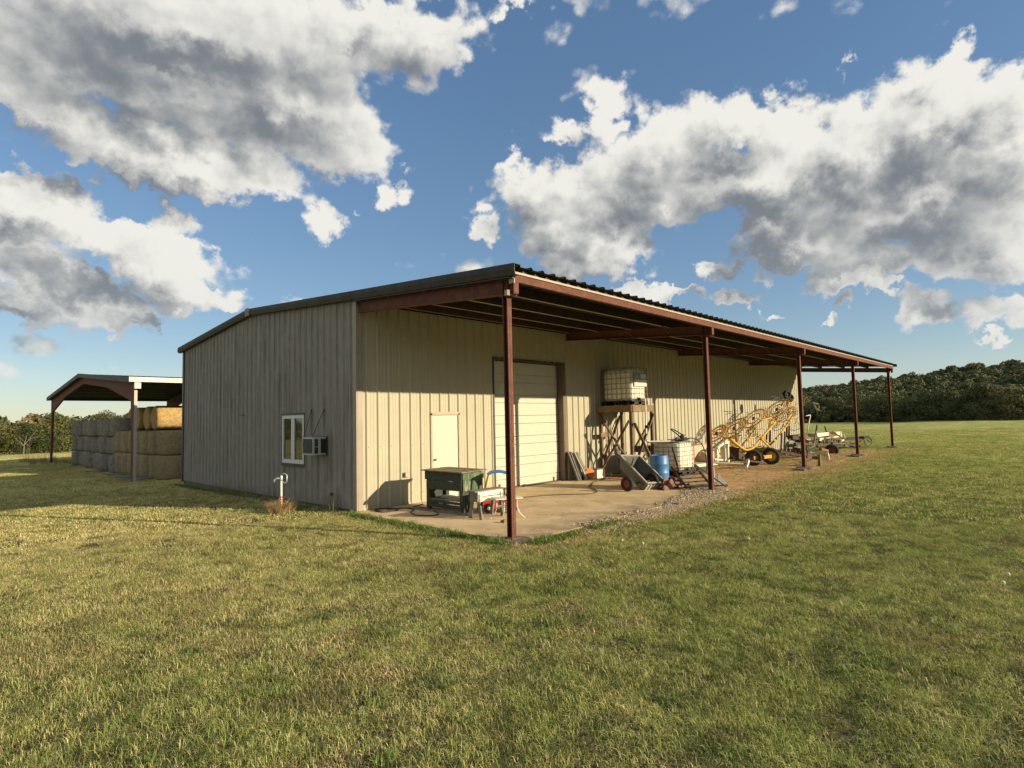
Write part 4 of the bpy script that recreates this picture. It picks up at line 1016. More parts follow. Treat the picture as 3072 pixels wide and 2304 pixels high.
# ------------------------------------------------------------------ tipped dump cart
LT = 1.16; WT = .80; HT_ = .30
dc = thing('dump_cart', 'grey poly dump cart tipped onto its tailgate on the slab', 'cart', (6.9, -3.2, 0))
# local frame: e1 runs from the high front end down to the tailgate, e2 across, e3 out of the tub floor (up)
tailL = Vector((6.28, -3.52, .14+.22)); 
cr_ = Vector((1, -.06, 0)).normalized()               # across the tailgate, to the photo's right
dn = Vector((.38, -.50, 0)).normalized()
e2 = cr_; 

A_ = aty(1840+150/6.9125, 1280+600/6.9125, -2.45)       # high rim corner, near side
C_ = aty(1840+700/6.9125, 1280+1170/6.9125, -3.36)      # low rim corner, near side
e1 = (C_-A_); LT = e1.length; e1.normalize()
e2 = (cr_-e1*cr_.dot(e1)).normalized(); e3 = e2.cross(e1)
if e3.z < 0: e3 = -e3
def cp_(a, b, c): return tuple(A_+e1*a+e2*b+e3*c)       # a along, b across, c above rim (negative = into the tub)
D_ = -.33
def shell(a0, a1, b0, b1, top, fa0, fa1, fb, th=.012):
    o_ = [cp_(a0, b0, 0), cp_(a1, b0, 0), cp_(a1, b1, 0), cp_(a0, b1, 0), cp_(a0+fa0, b0+fb, D_), cp_(a1-fa1, b0+fb, D_), cp_(a1-fa1, b1-fb, D_), cp_(a0+fa0, b1-fb, D_)]
    i_ = [cp_(a0+th, b0+th, .001), cp_(a1-th, b0+th, .001), cp_(a1-th, b1-th, .001), cp_(a0+th, b1-th, .001), cp_(a0+fa0+th, b0+fb+th, D_+th), cp_(a1-fa1-th, b0+fb+th, D_+th), cp_(a1-fa1-th, b1-fb-th, D_+th), cp_(a0+fa0+th, b1-fb-th, D_+th)]
    return o_, i_
o_, i_ = shell(0, LT, 0, WT, 0, .14, .02, .06)
tb = MB(); tb.v = o_+i_
Q = [(0,1,5,4),(1,2,6,5),(2,3,7,6),(3,0,4,7)]
tb.f = [(4,5,6,7)]+[tuple(q) for q in Q]+[tuple(8+k for k in reversed(q)) for q in Q]+[(15,14,13,12)]+[(0,8,9,1)[::-1],(1,9,10,2)[::-1],(2,10,11,3)[::-1],(3,11,8,0)[::-1]]
part(dc, 'tub', tb, m_cartgrey)
rim = MB()
for a, b in (((0,0),(LT,0)), ((LT,0),(LT,WT)), ((LT,WT),(0,WT)), ((0,WT),(0,0))): rim.beam(cp_(a[0], a[1], .004), cp_(b[0], b[1], .004), .045, .028, e3)
part(dc, 'rim', rim, mat('worn grey tub rim', (.36, .34, .29), .5, 0, .15, 12))
for i in range(5):
    a = LT-.10-.075*i; part(dc, 'side_rib', MB().beam(cp_(a, .028, -.10), cp_(a-.0, .058, -.26), .02, .03, e1), m_dark)
for i in range(6):
    b = .09+.125*i; part(dc, 'tailgate_rib', MB().beam(cp_(LT+.005, b, -.06), cp_(LT-.008, b, -.26), .045, .035, e2), m_whitewood)
part(dc, 'tailgate', MB().beam(cp_(LT+.004, .03, -.155), cp_(LT+.004, WT-.03, -.155), .012, .29, e3), m_cartgrey)
part(dc, 'name_plate', MB().beam(cp_(LT+.024, .27, -.02), cp_(LT+.024, .40, -.02), .006, .035, e3), m_rim)
axc = atz(1840+262/6.9125, 1280+1195/6.9125, .195); 
axd = Vector((cr_.x, cr_.y, 0)).normalized()
for q in (.06, 1.22):
    c_ = Vector(axc)+axd*q
    w = part(dc, 'wheel', MB().lathe([(.095, -.045), (.11, -.06), (.16, -.055), (.188, -.035), (.195, 0), (.188, .035), (.16, .055), (.11, .06), (.095, .045)], 26, axd, c_), m_rubber, True)
    part(w, 'rim', MB().lathe([(0, -.045), (.03, -.045), (.035, -.02), (.07, -.02), (.098, -.045), (.098, .045), (.07, .02), (.03, .03), (0, .03)], 22, axd, c_), m_rim, True)
part(dc, 'axle', MB().tube([axc, axc+axd*1.22], .016, 8), m_dark)
part(dc, 'drawbar', MB().tube([axc+axd*.75, Vector(cp_(.25, WT/2, D_-.05)), Vector(cp_(-.15, WT/2, D_-.02))], .02, 6), m_dark)

# ------------------------------------------------------------------ black steel rack and rag heap by the second post
rk = thing('steel_rack', 'black welded steel rack with raised arms behind the second post', 'rack', (7.9, -4.1, 0))
O = Vector((7.45, -4.02, .05)); ex = Vector((.78, -.40, 0)).normalized(); ey = Vector((.40, .78, 0)).normalized(); ez = Vector((0, 0, 1))
def rp(a, b, c): return O+ex*a+ey*b+ez*c
for i in range(6): part(rk, 'slat', MB().beam(rp(.02*i, 0+.11*i, .03+.085*i), rp(.78, .11*i, .03+.085*i), .10, .025), m_dark)
for a in (0, .78): part(rk, 'side_rail', MB().beam(rp(a, -.06, 0), rp(a, .62, .50), .05, .04), m_dark)
part(rk, 'arm', MB().beam(rp(.12, .45, .42), rp(.05, .60, 1.05), .05, .03, (1, 0, 0)), m_dark); part(rk, 'arm', MB().beam(rp(.95, -.45, .0), rp(.40, .10, .58), .055, .03), m_steel)
part(rk, 'arm', MB().tube([rp(.85, -.1, .1), rp(1.0, .1, .45), rp(.95, .25, .75), rp(.96, .3, 1.0)], .022, 6), m_chrome)
part(rk, 'foot_bar', MB().beam(rp(-.15, -.12, .02), rp(1.1, -.32, .02), .05, .04), m_dark)
part(rk, 'brace_plate', MB().prism([(1.0, .0), (1.35, .0), (1.05, .32)], -.02, .0, lambda p, t: rp(p[0], t, p[1])), m_steel)
r2 = random.Random(3); hp_ = MB(); N_ = 14
for i in range(N_):
    for j in range(N_):
        u, v = i/(N_-1)-.5, j/(N_-1)-.5; h = max(0, .26*(1-(2*u)**2)*(1-(2*v)**2)+.05*math.sin(u*19+v*7)+.04*math.sin(v*23-u*9)+r2.uniform(-.02, .02))
        hp_.v.append((7.55+u*1.1+v*.3, -3.55+v*.6-u*.25, h+.004))
for i in range(N_-1):
    for j in range(N_-1): hp_.f.append((i*N_+j, (i+1)*N_+j, (i+1)*N_+j+1, i*N_+j+1))
solo('crumpled_tarp', hp_, m_tarp, 'crumpled rust brown tarp heaped between the cart and black rack', 'tarp')

# ------------------------------------------------------------------ farm implements under the far half of the canopy
def A8(x, y, Y=-2.0): return aty(2100+x/5.924, 1160+y/5.924, Y)
def A9(x, y, Y=-2.6): return aty(2400+x/9.2167, 1230+y/9.2167, Y)
def A7(x, y, Y=-2.6): return aty(1840+x/6.9125, 1280+y/6.9125, Y)
rake_ = thing('hay_rake', 'folded yellow wheel hay rake with curved arms and twin tyres', 'hay rake', (15.5, -2.2, 0))
def pipe(nm, pts, r, m, Y=-2.0, n=5, sub=6, t=rake_):
    Ys = Y if hasattr(Y, '__len__') else [Y]*len(pts)
    return part(t, nm, MB().tube(curve_pts([A8(x, y, yy) for (x, y), yy in zip(pts, Ys)], sub), r, 7), m, True)
pipe('main_arm', [(530, 920), (700, 1060), (830, 1125), (950, 1080), (1080, 930), (1240, 740), (1350, 620)], .05, m_yellow, [-2.2]*4+[-2.1, -2.0, -1.9])
pipe('rear_arm', [(1245, 1035), (1400, 870), (1540, 690), (1640, 540)], .045, m_yellow, -1.6)
pipe('lower_link', [(1090, 930), (1200, 1040), (1320, 1135)], .045, m_yellow, -2.2)
pipe('upper_link', [(1010, 560), (1110, 590), (1270, 560), (1350, 650)], .035, m_yellow, -1.9)
pipe('wheel_arm', [(770, 1040), (850, 960), (930, 820)], .028, m_yellow, -2.0)
pipe('wheel_arm', [(740, 905), (900, 915), (1080, 890), (1200, 980)], .025, m_yellow, -1.8)
pipe('wheel_arm', [(260, 1130), (330, 1080), (420, 1010), (470, 940)], .05, m_cream, -2.1)
pipe('wheel_arm', [(1540, 600), (1640, 460), (1690, 400)], .04, m_yellow, -1.7)
for pts in ([(980, 590), (980, 680), (1030, 745), (1100, 760), (1150, 710)], [(1290, 740), (1330, 780), (1420, 760), (1480, 690), (1500, 600)], [(540, 1000), (600, 1060), (680, 1080), (740, 1050)], [(860, 960), (950, 1040), (1040, 1080), (1130, 1060)],
            [(1580, 340), (1630, 285), (1700, 280), (1760, 300)], [(1200, 470), (1190, 440), (1220, 420), (1260, 440)], [(1400, 560), (1360, 620), (1400, 660), (1480, 640)], [(250, 960), (280, 1030), (320, 1080)], [(1590, 760), (1680, 775), (1770, 745)], [(1650, 560), (1710, 600), (1780, 690)]):
    pipe('spring_tine', pts, .016, m_yellow if rnd.random() < .6 else m_brown, -1.8-.5*rnd.random())
for k in range(58):
    x = rnd.uniform(1180, 1700); y = rnd.uniform(330, 720)
    if (x-1180)*.9+(y-330) < 140: continue
    a = rnd.uniform(0, 6.28); L_ = rnd.uniform(40, 110)
    pipe('tine', [(x, y), (x+L_*.5*math.cos(a), y+L_*.5*math.sin(a)-14), (x+L_*math.cos(a), y+L_*math.sin(a))], .011, rnd.choice([m_yellow, m_rust, m_rust, m_yellow, m_brown]), rnd.uniform(-2.2, -1.5), sub=3)
# raking wheels: a rim, a hub and forty teeth, seen nearly edge-on
def rake_wheel(c, longdir, D=1.25):
    a = (Rv*longdir[0]+Uv*longdir[1]).normalized(); b_ = (Fv*.975+(Rv*-.16*longdir[1]+Uv*.16*longdir[0])).normalized(); b_ = (b_-a*b_.dot(a)).normalized(); nn = a.cross(b_)
    c = Vector(c)
    mb = MB().tube(arc(c, D*.40, 0, 2*PI, 28, a, b_)[:-1], .026, 5, True); mb.tube(arc(c, D*.22, 0, 2*PI, 18, a, b_)[:-1], .02, 5, True)
    w = part(rake_, 'raking_wheel', mb, m_yellow, True)
    t_ = MB()
    for i in range(36):
        q = 2*PI*i/36; d1 = a*math.cos(q)+b_*math.sin(q); d2 = -a*math.sin(q)+b_*math.cos(q)
        t_.tube([c+d1*D*.2, c+d1*D*.40+nn*.012, c+d1*D*.5+d2*.07], .009, 3)
    part(w, 'teeth', t_, m_yellow, kind='stuff')
    part(w, 'hub', MB().lathe([(0, -.05), (.06, -.05), (.09, 0), (.06, .05), (0, .05)], 12, nn, c), m_rust, True)
for (x, y, L_, Y) in ((300, 835, 1.0, -2.3), (610, 740, 1.30, -2.2), (955, 565, 1.35, -2.0), (1370, 400, 1.45, -1.9)):
    rake_wheel(A8(x, y, Y), (.72, .69), L_)
for (x, y, D) in ((1640, 440, .5), (925, 800, .42), (600, 960, .42), (1430, 520, .62), (1310, 640, .5)):
    c = A8(x, y, -1.7); mb = MB()
    for k in range(3): mb.tube(arc(c+Fv*.03*k, D*(.5-.13*k), 0, 2*PI, 16, (Rv*.7+Uv*.7).normalized(), (Uv*.6-Rv*.6+Fv*.5).normalized())[:-1], .02, 5, True)
    part(rake_, 'spring_coil', mb, m_yellow if x != 1430 else m_rust, True)
def tyre(t, c, R_, wdt, ax, rimm, n=26):
    w = part(t, 'wheel', MB().lathe([(R_*.6, -wdt*.45), (R_*.72, -wdt*.55), (R_*.92, -wdt*.5), (R_, -wdt*.25), (R_, wdt*.25), (R_*.92, wdt*.5), (R_*.72, wdt*.55), (R_*.6, wdt*.45)], n, ax, c), m_rubber, True)
    part(w, 'rim', MB().lathe([(0, -wdt*.2), (R_*.2, -wdt*.25), (R_*.25, -wdt*.1), (R_*.52, -wdt*.1), (R_*.62, -wdt*.4), (R_*.62, wdt*.4), (R_*.5, wdt*.1), (0, wdt*.1)], n, ax, c), rimm, True)
axw = Vector((.92, .39, 0)).normalized()
c1 = atz(2100+950/5.924, 1160+1262/5.924, .27); c2 = atz(2100+1262/5.924, 1160+1235/5.924, .29)
tyre(rake_, c1, .31, .2, axw, m_rust); tyre(rake_, c2, .33, .2, axw, m_yellow)
part(rake_, 'walking_beam', MB().beam(c1-axw*.13, c2-axw*.13, .05, .13), m_yellow)
part(rake_, 'beam_pivot', MB().lathe([(0, -.19), (.07, -.19), (.07, -.1), (0, -.1)], 12, axw, (c1+c2)/2), m_brown)
tc_ = A8(1543, 140, -1.9); tyre(rake_, tc_, .21, .16, (Fv*.9-Rv*.3).normalized(), m_brown); tyre(rake_, A8(1590, 200, -1.5), .21, .16, (Fv*.7+Rv*.5).normalized(), m_brown)
pipe('caster_fork', [(1540, 150), (1560, 210), (1500, 250), (1440, 340)], .03, m_brown, -1.9)
for pts in ([(1300, 240), (1360, 215), (1420, 240), (1480, 230)], [(1260, 170), (1330, 185), (1400, 190)], [(1420, 165), (1460, 160), (1480, 200)], [(1170, 370), (1165, 440), (1180, 480)], [(1600, 210), (1660, 235)]):
    pipe('top_tine', pts, .014, m_steel, -1.9)
for x, y0_, y1_, Y, m in ((1180, 800, 1000, -1.4, m_brown), (1240, 780, 990, -1.4, m_brown), (1440, 820, 1150, -2.1, m_steel), (1500, 800, 1180, -2.1, m_greywood), (1580, 700, 900, -1.3, m_brown), (1540, 640, 900, -1.3, m_brown)):
    part(rake_, 'upright', MB().beam(A8(x, y1_, Y), A8(x+8, y0_, Y), .07, .05, (1, 0, 0)), m)
part(rake_, 'axle_bar', MB().beam(A8(1300, 1135, -2.3), A8(1520, 1165, -2.3), .08, .08), m_brown)
part(rake_, 'reflector', MB().box(*(lambda p: ((p.x-.10, p.y-.02, p.z-.06), (p.x+.10, p.y+.0, p.z+.06)))(A8(1320, 1188, -2.9))), m_cream)
part(rake_, 'reflector', MB().box(*(lambda p: ((p.x-.06, p.y-.02, p.z-.10), (p.x+.06, p.y+.0, p.z+.10)))(A8(1388, 1235, -2.9))), m_cream)
part(rake_, 'drawbar', MB().tube([A8(505, 1170, -2.0), A8(640, 1297, -2.6), A8(900, 1325, -3.0), A8(1155, 1355, -3.0)], .04, 7), m_brown, True)
part(rake_, 'hitch_jack', MB().tube([A8(850, 1285, -3.3), A8(855, 1350, -3.3), A8(832, 1420, -3.3), A8(830, 1498, -3.3)], [.05, .05, .03, .03], 8), m_chrome, True)
# cream A-frame stands of a second implement at the near end of the rake
fs = thing('implement_stand', 'cream A-shaped implement frame left of the yellow rake', 'frame', (12.6, -2.0, 0))
for pts, w in (([(285, 1080), (300, 1340)], .13), ([(330, 1100), (290, 1340)], .08), ([(400, 1010), (420, 1300)], .14), ([(480, 980), (490, 1340)], .14), ([(440, 1100), (450, 1335)], .08)):
    part(fs, 'leg', MB().beam(A8(*pts[0], -2.2), A8(*pts[1], -2.2), w*.8, w*.6, (1, 0, 0)), m_cream)
part(fs, 'cross_beam', MB().beam(A8(250, 1290, -2.2), A8(510, 1310, -2.2), .08, .06), m_cream); part(fs, 'cross_beam', MB().beam(A8(380, 1000, -2.2), A8(500, 985, -2.2), .10, .10), m_cream)
part(fs, 'hydraulic_ram', MB().beam(A8(300, 1090, -2.25), A8(430, 990, -2.25), .08, .08), m_cream)
for Yp, xx in ((-2.2, 250), ): part(fs, 'skid', MB().beam(A8(220, 1340, -2.4), A8(830, 1372, -2.9), .06, .05), m_steel)
part(fs, 'dark_engine', MB().box(*(lambda p: ((p.x-.45, p.y-.2, .05), (p.x+.5, p.y+.25, .58)))(A8(640, 1200, -1.2)), Matrix.Rotation(.2, 3, 'Z')), m_brown)
# cream mower hood peeping out behind the second post
mw = thing('disc_mower', 'tan curved mower guard with dark arch behind the second post', 'mower', (12.0, -2.2, 0))
pr_ = [(-.75, 0), (-.75, .55), (-.6, .68), (.35, .72), (.6, .6), (.85, .25), (.85, .0), (.55, .0), (.35, .32), (.05, .47), (-.2, .42), (-.45, .2), (-.5, 0)]
O2 = A7(1800, 640, -2.2); O2.z = .30
part(mw, 'guard', MB().prism(pr_, -.04, .5, lambda p, t: Vector(O2)+Vector((p[0]*.93, -p[0]*.1+t, p[1]*.88))), mat('tan faded guard', (.52, .36, .24), .6, 0, .12, 5))
part(mw, 'skid', MB().prism([(-.8, -.02), (.9, -.02), (.9, -.12), (-.8, -.12)], -.15, .5, lambda p, t: Vector(O2)+Vector((p[0], t-p[0]*.1, p[1]))), m_cream)
part(mw, 'cutter_bar', MB().prism([(-.7, -.14), (.6, -.14), (.5, -.34), (-.6, -.34)], -.1, .55, lambda p, t: Vector(O2)+Vector((p[0], t-p[0]*.1, p[1]))), m_brown)
part(mw, 'belt_arch', MB().tube(arc(Vector(O2)+Vector((.15, -.08, .02)), .42, .1, 2.6, 10, (1, -.1, 0), (0, 0, 1)), .03, 6), m_dark)

# row planter with cream seed boxes and the dark drawbar
pn = thing('row_planter', 'old row planter with cream seed boxes parked at the far canopy bays', 'planter', (21, -2.6, 0))
def b9(nm, pts, w, h, m, Y=-2.6, up=(0, 0, 1)): 
    Ys = Y if hasattr(Y, '__len__') else (Y, Y)
    return part(pn, nm, MB().beam(A9(*pts[0], Ys[0]), A9(*pts[1], Ys[1]), w, h, up), m)
def box9(nm, x0, y0, x1, y1, dep, m, Y=-2.6, skew=0.):
    a = A9(x0, y1, Y); b = A9(x1, y0, Y); 
    mb = MB().prism([(a.x, a.z), (b.x, a.z), (b.x+skew, b.z), (a.x+skew, b.z)], Y, Y+dep, lambda p, t: (p[0], t, p[1])); return part(pn, nm, mb, m)
box9('seed_box', 490, 610, 800, 745, .4, m_cream, -2.7, -.05); box9('seed_box', 900, 595, 985, 700, .4, m_cream, -2.2, -.05); box9('seed_box', 1010, 590, 1150, 700, .4, m_cream, -2.4, -.05)
box9('seed_box', -60, 640, 440, 755, .4, m_seedgreen, -2.3)
box9('box_tray', 730, 740, 950, 785, .3, m_cream, -2.5); box9('box_tray', 930, 700, 1190, 770, .3, m_cream, -2.5)
box9('rusty_bucket', 805, 590, 900, 745, .3, m_rust, -2.7)
box9('chain_guard', 550, 770, 650, 825, .1, m_cream, -2.9); box9('chain_guard', 190, 795, 285, 845, .1, m_cream, -2.9)
for i, x in enumerate((230, 430, 640, 850, 1040)):
    box9('row_unit', x-75, 800+rnd.randint(-15, 15), x+70, 905, .5, rnd.choice([m_brown, m_brown, m_rust, m_dark]), -2.5-.1*(i % 2))
    part(pn, 'press_wheel', MB().lathe([(0, -.03), (.12, -.03), (.15, -.015), (.15, .015), (.12, .03), (0, .03)], 14, (0, 1, 0), A9(x+40, 890, -2.8)), m_dark, True)
b9('tool_bar', ((-150, 935), (880, 965)), .10, .10, m_brown, (-3.3, -3.0)); b9('tool_bar', ((150, 970), (1230, 925)), .07, .06, m_steel, -3.0); b9('tool_bar', ((880, 960), (1240, 960)), .10, .14, m_brown, -2.8)
b9('drawbar', ((1180, 800), (1900, 745)), .12, .14, m_dark, (-2.6, -3.6)); b9('drawbar', ((1200, 930), (1660, 1010)), .16, .14, m_brown, (-2.8, -3.2)); b9('drawbar', ((1640, 1020), (2080, 1145)), .10, .10, m_brown, (-3.2, -3.7))
b9('drawbar_strut', ((900, 600), (1230, 810)), .05, .05, m_brown, -2.8); b9('drawbar_strut', ((1210, 690), (1235, 790)), .05, .05, m_cream, -2.7); b9('drawbar_strut', ((1380, 900), (1560, 930)), .05, .05, m_brown, -3.0); b9('drawbar_strut', ((1650, 880), (1770, 790)), .05, .05, m_brown, -3.4); b9('drawbar_strut', ((1230, 980), (1560, 1060)), .07, .10, m_steel, -2.9)
part(pn, 'marker_arm', MB().tube([A9(195, 670, -2.8), A9(250, 330, -2.8), A9(285, 160, -2.8), A9(280, 140, -2.8), A9(160, 165, -2.8)], .025, 6), m_cream, True)
part(pn, 'marker_arm', MB().tube(curve_pts([A9(470, 415, -3.2), A9(430, 680, -3.2), A9(385, 940, -3.2), A9(345, 1020, -3.2), A9(240, 1055, -3.2), A9(180, 1045, -3.2)], 5), .035, 7), m_seedgreen, True)
b9('lever', ((685, 455), (735, 600)), .06, .04, m_seedgreen, -2.5, (1, 0, 0))
part(pn, 'hydraulic_hose', MB().tube(curve_pts([A9(1890, 770, -3.6), A9(1980, 860, -3.6), A9(1960, 960, -3.6), A9(1880, 1010, -3.6), A9(1800, 960, -3.6), A9(1780, 820, -3.6)], 6), .018, 6), m_hose, True)
part(pn, 'hydraulic_hose', MB().tube(curve_pts([A9(1840, 800, -3.6), A9(1920, 890, -3.6), A9(1980, 880, -3.6), A9(1960, 790, -3.6), A9(1900, 750, -3.6)], 6), .022, 6), m_hose, True)
def tyre9(x, y, Y, R_, m): 
    c = A9(x, y, Y); tyre(pn, c, R_, R_*.7, (.9, .42, 0), m)
tyre9(880, 1120, -3.3, .30, m_rust)
b9('gauge_frame', ((560, 1080), (760, 1130)), .12, .12, m_rust, -3.2)
gf = thing('gang_frame', 'low dark implement frame with green tongue lying by the third post', 'implement', (17.6, -3.2, 0))
def bg(nm, pts, w, h, m, Y):
    return part(gf, nm, MB().beam(A8(*pts[0], Y[0]), A8(*pts[1], Y[1]), w, h), m)
bg('frame_bar', ((1560, 990), (1960, 1040)), .09, .09, m_greywood, (-2.6, -2.9)); bg('frame_bar', ((1560, 1030), (2010, 1130)), .11, .10, m_seedgreen, (-3.0, -3.4)); bg('frame_bar', ((1420, 1150), (1860, 1240)), .09, .09, m_brown, (-3.2, -3.8))
bg('frame_bar', ((1500, 1180), (2000, 1200)), .10, .10, m_brown, (-2.8, -3.0)); bg('frame_bar', ((1600, 900), (1860, 930)), .25, .18, m_brown, (-2.4, -2.5))
for x in (1530, 1600, 1690, 1740, 1900): bg('standard', ((x, 1080), (x+rnd.uniform(-10, 10), 1220)), .06, .05, rnd.choice([m_greywood, m_brown, m_cream]), (-3.0, -3.0))
part(gf, 'tongue', MB().beam(A9(170, 1060, -3.6), A9(720, 1230, -4.2), .11, .11), m_seedgreen)
part(gf, 'disc_blade', MB().lathe([(0, 0), (.2, -.02), (.24, -.05), (.2, -.03), (0, -.01)], 16, (1, .4, 0), A8(1640, 1130, -2.7)), m_rust); part(gf, 'disc_blade', MB().lathe([(0, 0), (.2, -.02), (.24, -.05), (.2, -.03), (0, -.01)], 16, (1, .4, 0), A8(1710, 1140, -2.7)), m_brown)
part(gf, 'sagging_hose', MB().tube(curve_pts([A8(1580, 1250, -3.7), A8(1660, 1290, -3.8), A8(1800, 1300, -3.9), A8(1900, 1320, -4.0), A8(2010, 1280, -4.0)], 6), .018, 6), m_hose, True)
for k in range(30):
    bx_, by_ = 1560+rnd.random()*420, 930+rnd.random()*250; Y_ = -1.6-rnd.random()*1.6; a_ = rnd.uniform(-.5, .5); L_ = rnd.uniform(50, 170)
    part(gf, 'scrap_bar', MB().beam(A8(bx_, by_, Y_), A8(bx_+L_*math.cos(a_), by_+L_*.5*math.sin(a_), Y_), rnd.uniform(.04, .12), rnd.uniform(.04, .10)), rnd.choice([m_brown, m_brown, m_rust, m_dark, m_greywood, m_seedgreen]))
for k in range(26):
    bx_, by_ = 60+rnd.random()*1100, 790+rnd.random()*190; Y_ = -2.0-rnd.random()*1.2; a_ = rnd.uniform(-1.2, 1.2); L_ = rnd.uniform(60, 190)
    part(pn, 'linkage_bar', MB().beam(A9(bx_, by_, Y_), A9(bx_+L_*math.cos(a_), by_+L_*.45*math.sin(a_), Y_), rnd.uniform(.04, .10), rnd.uniform(.04, .12)), rnd.choice([m_brown, m_brown, m_rust, m_dark, m_cream]))
# timber prop stake
pp = thing('timber_prop', 'short timber stake with cross board right of the third post', 'stake', (17.8, -4.6, 0))
q0 = A9(545, 1570, -4.75); q1 = A9(545, 1230, -4.75)
part(pp, 'stake', MB().beam((q0.x, q0.y, -.05), (q0.x, q0.y, q1.z), .10, .10, (1, 0, 0)), m_wood)
part(pp, 'cross_board', MB().beam(A9(180, 1300, -4.4), A9(760, 1355, -4.9), .09, .12), m_wood_old); part(pp, 'end_block', MB().beam(A9(745, 1180, -4.9), A9(785, 1360, -4.9), .09, .06, (1, 0, 0)), m_whitewood)
# small gear heap between frame and rake: bin against the wall
solo('dark_bin', MB().box((14.6, -.75, .0), (15.6, -.25, .62)), mat('blue grey bin', (.05, .065, .08), .6, 0, .3, 5), 'dark blue-grey bin against the wall behind the yellow rake', 'bin')

# ------------------------------------------------------------------ hay shed and bales
SX, SY0, SY1, SE, SRY, SRZ, SXE = -.30, 17.75, 39.35, 4.10, 28.7, 5.03, 27.5
shed = thing('hay_shed', 'open gabled hay shed on dark red posts left of the metal building', 'shed', (0, 18, -.4))
def zs_(y): return SE+(SRZ-SE)*(1-abs(y-SRY)/(SRY-SY0))
nb = int((SXE-SX)/PW)
for sd, (ya, yb) in enumerate(((SY0-.05, SRY), (SRY, SY1+.05))):
    for i in range(nb):
        a, b = SX+i*PW, SX+(i+1)*PW
        mb = MB(); pr = ribprof(a, b, 0, False)
        for s, dd in pr: mb.v += [(s, ya, zs_(ya)+.0+dd), (s, yb, zs_(yb)+dd)]
        for j in range(len(pr)-1): mb.f.append((2*j, 2*j+2, 2*j+3, 2*j+1))
        o = len(mb.v); mb.v += [(a, ya, zs_(ya)-.02), (b, ya, zs_(ya)-.02), (b, yb, zs_(yb)-.02), (a, yb, zs_(yb)-.02)]; mb.f.append((o, o+3, o+2, o+1))
        part(shed, 'roof_panel', mb, m_roof)
for ya, yb in ((SY0-.1, SRY-.005), (SRY+.005, SY1+.1)):
    part(shed, 'rake_trim', MB().prism([(-.42, .05), (-.42, -.17), (-.31, -.17), (-.31, .05)], ya, yb, lambda p, t: (p[0], t, zs_(t)+p[1])), m_trimlight)
part(shed, 'eave_fascia', MB().box((-.42, SY0-.13, SE-.15), (SXE, SY0-.055, SE+.06)), m_roof_light)
part(shed, 'eave_fascia', MB().box((-.42, SY1+.055, SE-.15), (SXE, SY1+.13, SE+.05)), m_trimlight)
for i, x in enumerate((-.12, 7.0, 14.0, 21.0, 27.2)):
    f = MB()
    def fp(p, t): return (t, p[0], p[1])
    zb0, zb1 = -.45, -.35
    polyR = [(SY0+.10, zb0), (SY0+.35, zb0), (SY0+.62, SE-.62), (SY0+.62, SE-.05), (SY0+.10, SE-.06)]
    polyL = [(SY1-.10, zb1), (SY1-.10, SE-.06), (SY1-.62, SE-.05), (SY1-.62, SE-.62), (SY1-.35, zb1)]
    part(shed, 'post', MB().prism(polyR, x-.06, x+.06, fp), m_red); part(shed, 'post', MB().prism(polyL, x-.06, x+.06, fp), m_red)
    dz = lambda y: zs_(y)-.06
    part(shed, 'rafter', MB().prism([(SY0+.63, SE-.95), (SY0+5.2, zs_(SY0+5.2)-.55), (SRY-.01, SRZ-.52), (SRY-.01, SRZ-.06), (SY0+.63, dz(SY0+.63))], x-.05, x+.05, fp), m_red)
    part(shed, 'rafter', MB().prism([(SY1-.63, SE-.95), (SY1-.63, dz(SY1-.63)), (SRY+.01, SRZ-.06), (SRY+.01, SRZ-.52), (SY1-5.2, zs_(SY1-5.2)-.55)], x-.05, x+.05, fp), m_red)
    if i == 0:
        part(shed, 'post_flange', MB().box((x-.05, SY0+.075, zb0), (x+.07, SY0+.098, SE-.52)), mat('taupe shed flange', (.42, .37, .31), .5, 0, .1, 5)); part(shed, 'eave_box', MB().box((x-.07, SY0-.05, SE-.44), (x+.17, SY0+.09, SE-.16)), m_roof_light)
    part(shed, 'footing', MB().lathe([(0, -.7), (.3, -.7), (.3, zb0-.0), (0, zb0+.03)], 14, (0, 0, 1), (x, SY0+.22, 0)), m_conc_old)
for yy in np.arange(SY0+1.2, SY1-.8, 1.5):
    part(shed, 'purlin', MB().box((-.3, yy, zs_(yy)-.055-.0), (SXE, yy+.06, zs_(yy)-.022)), m_purlin)
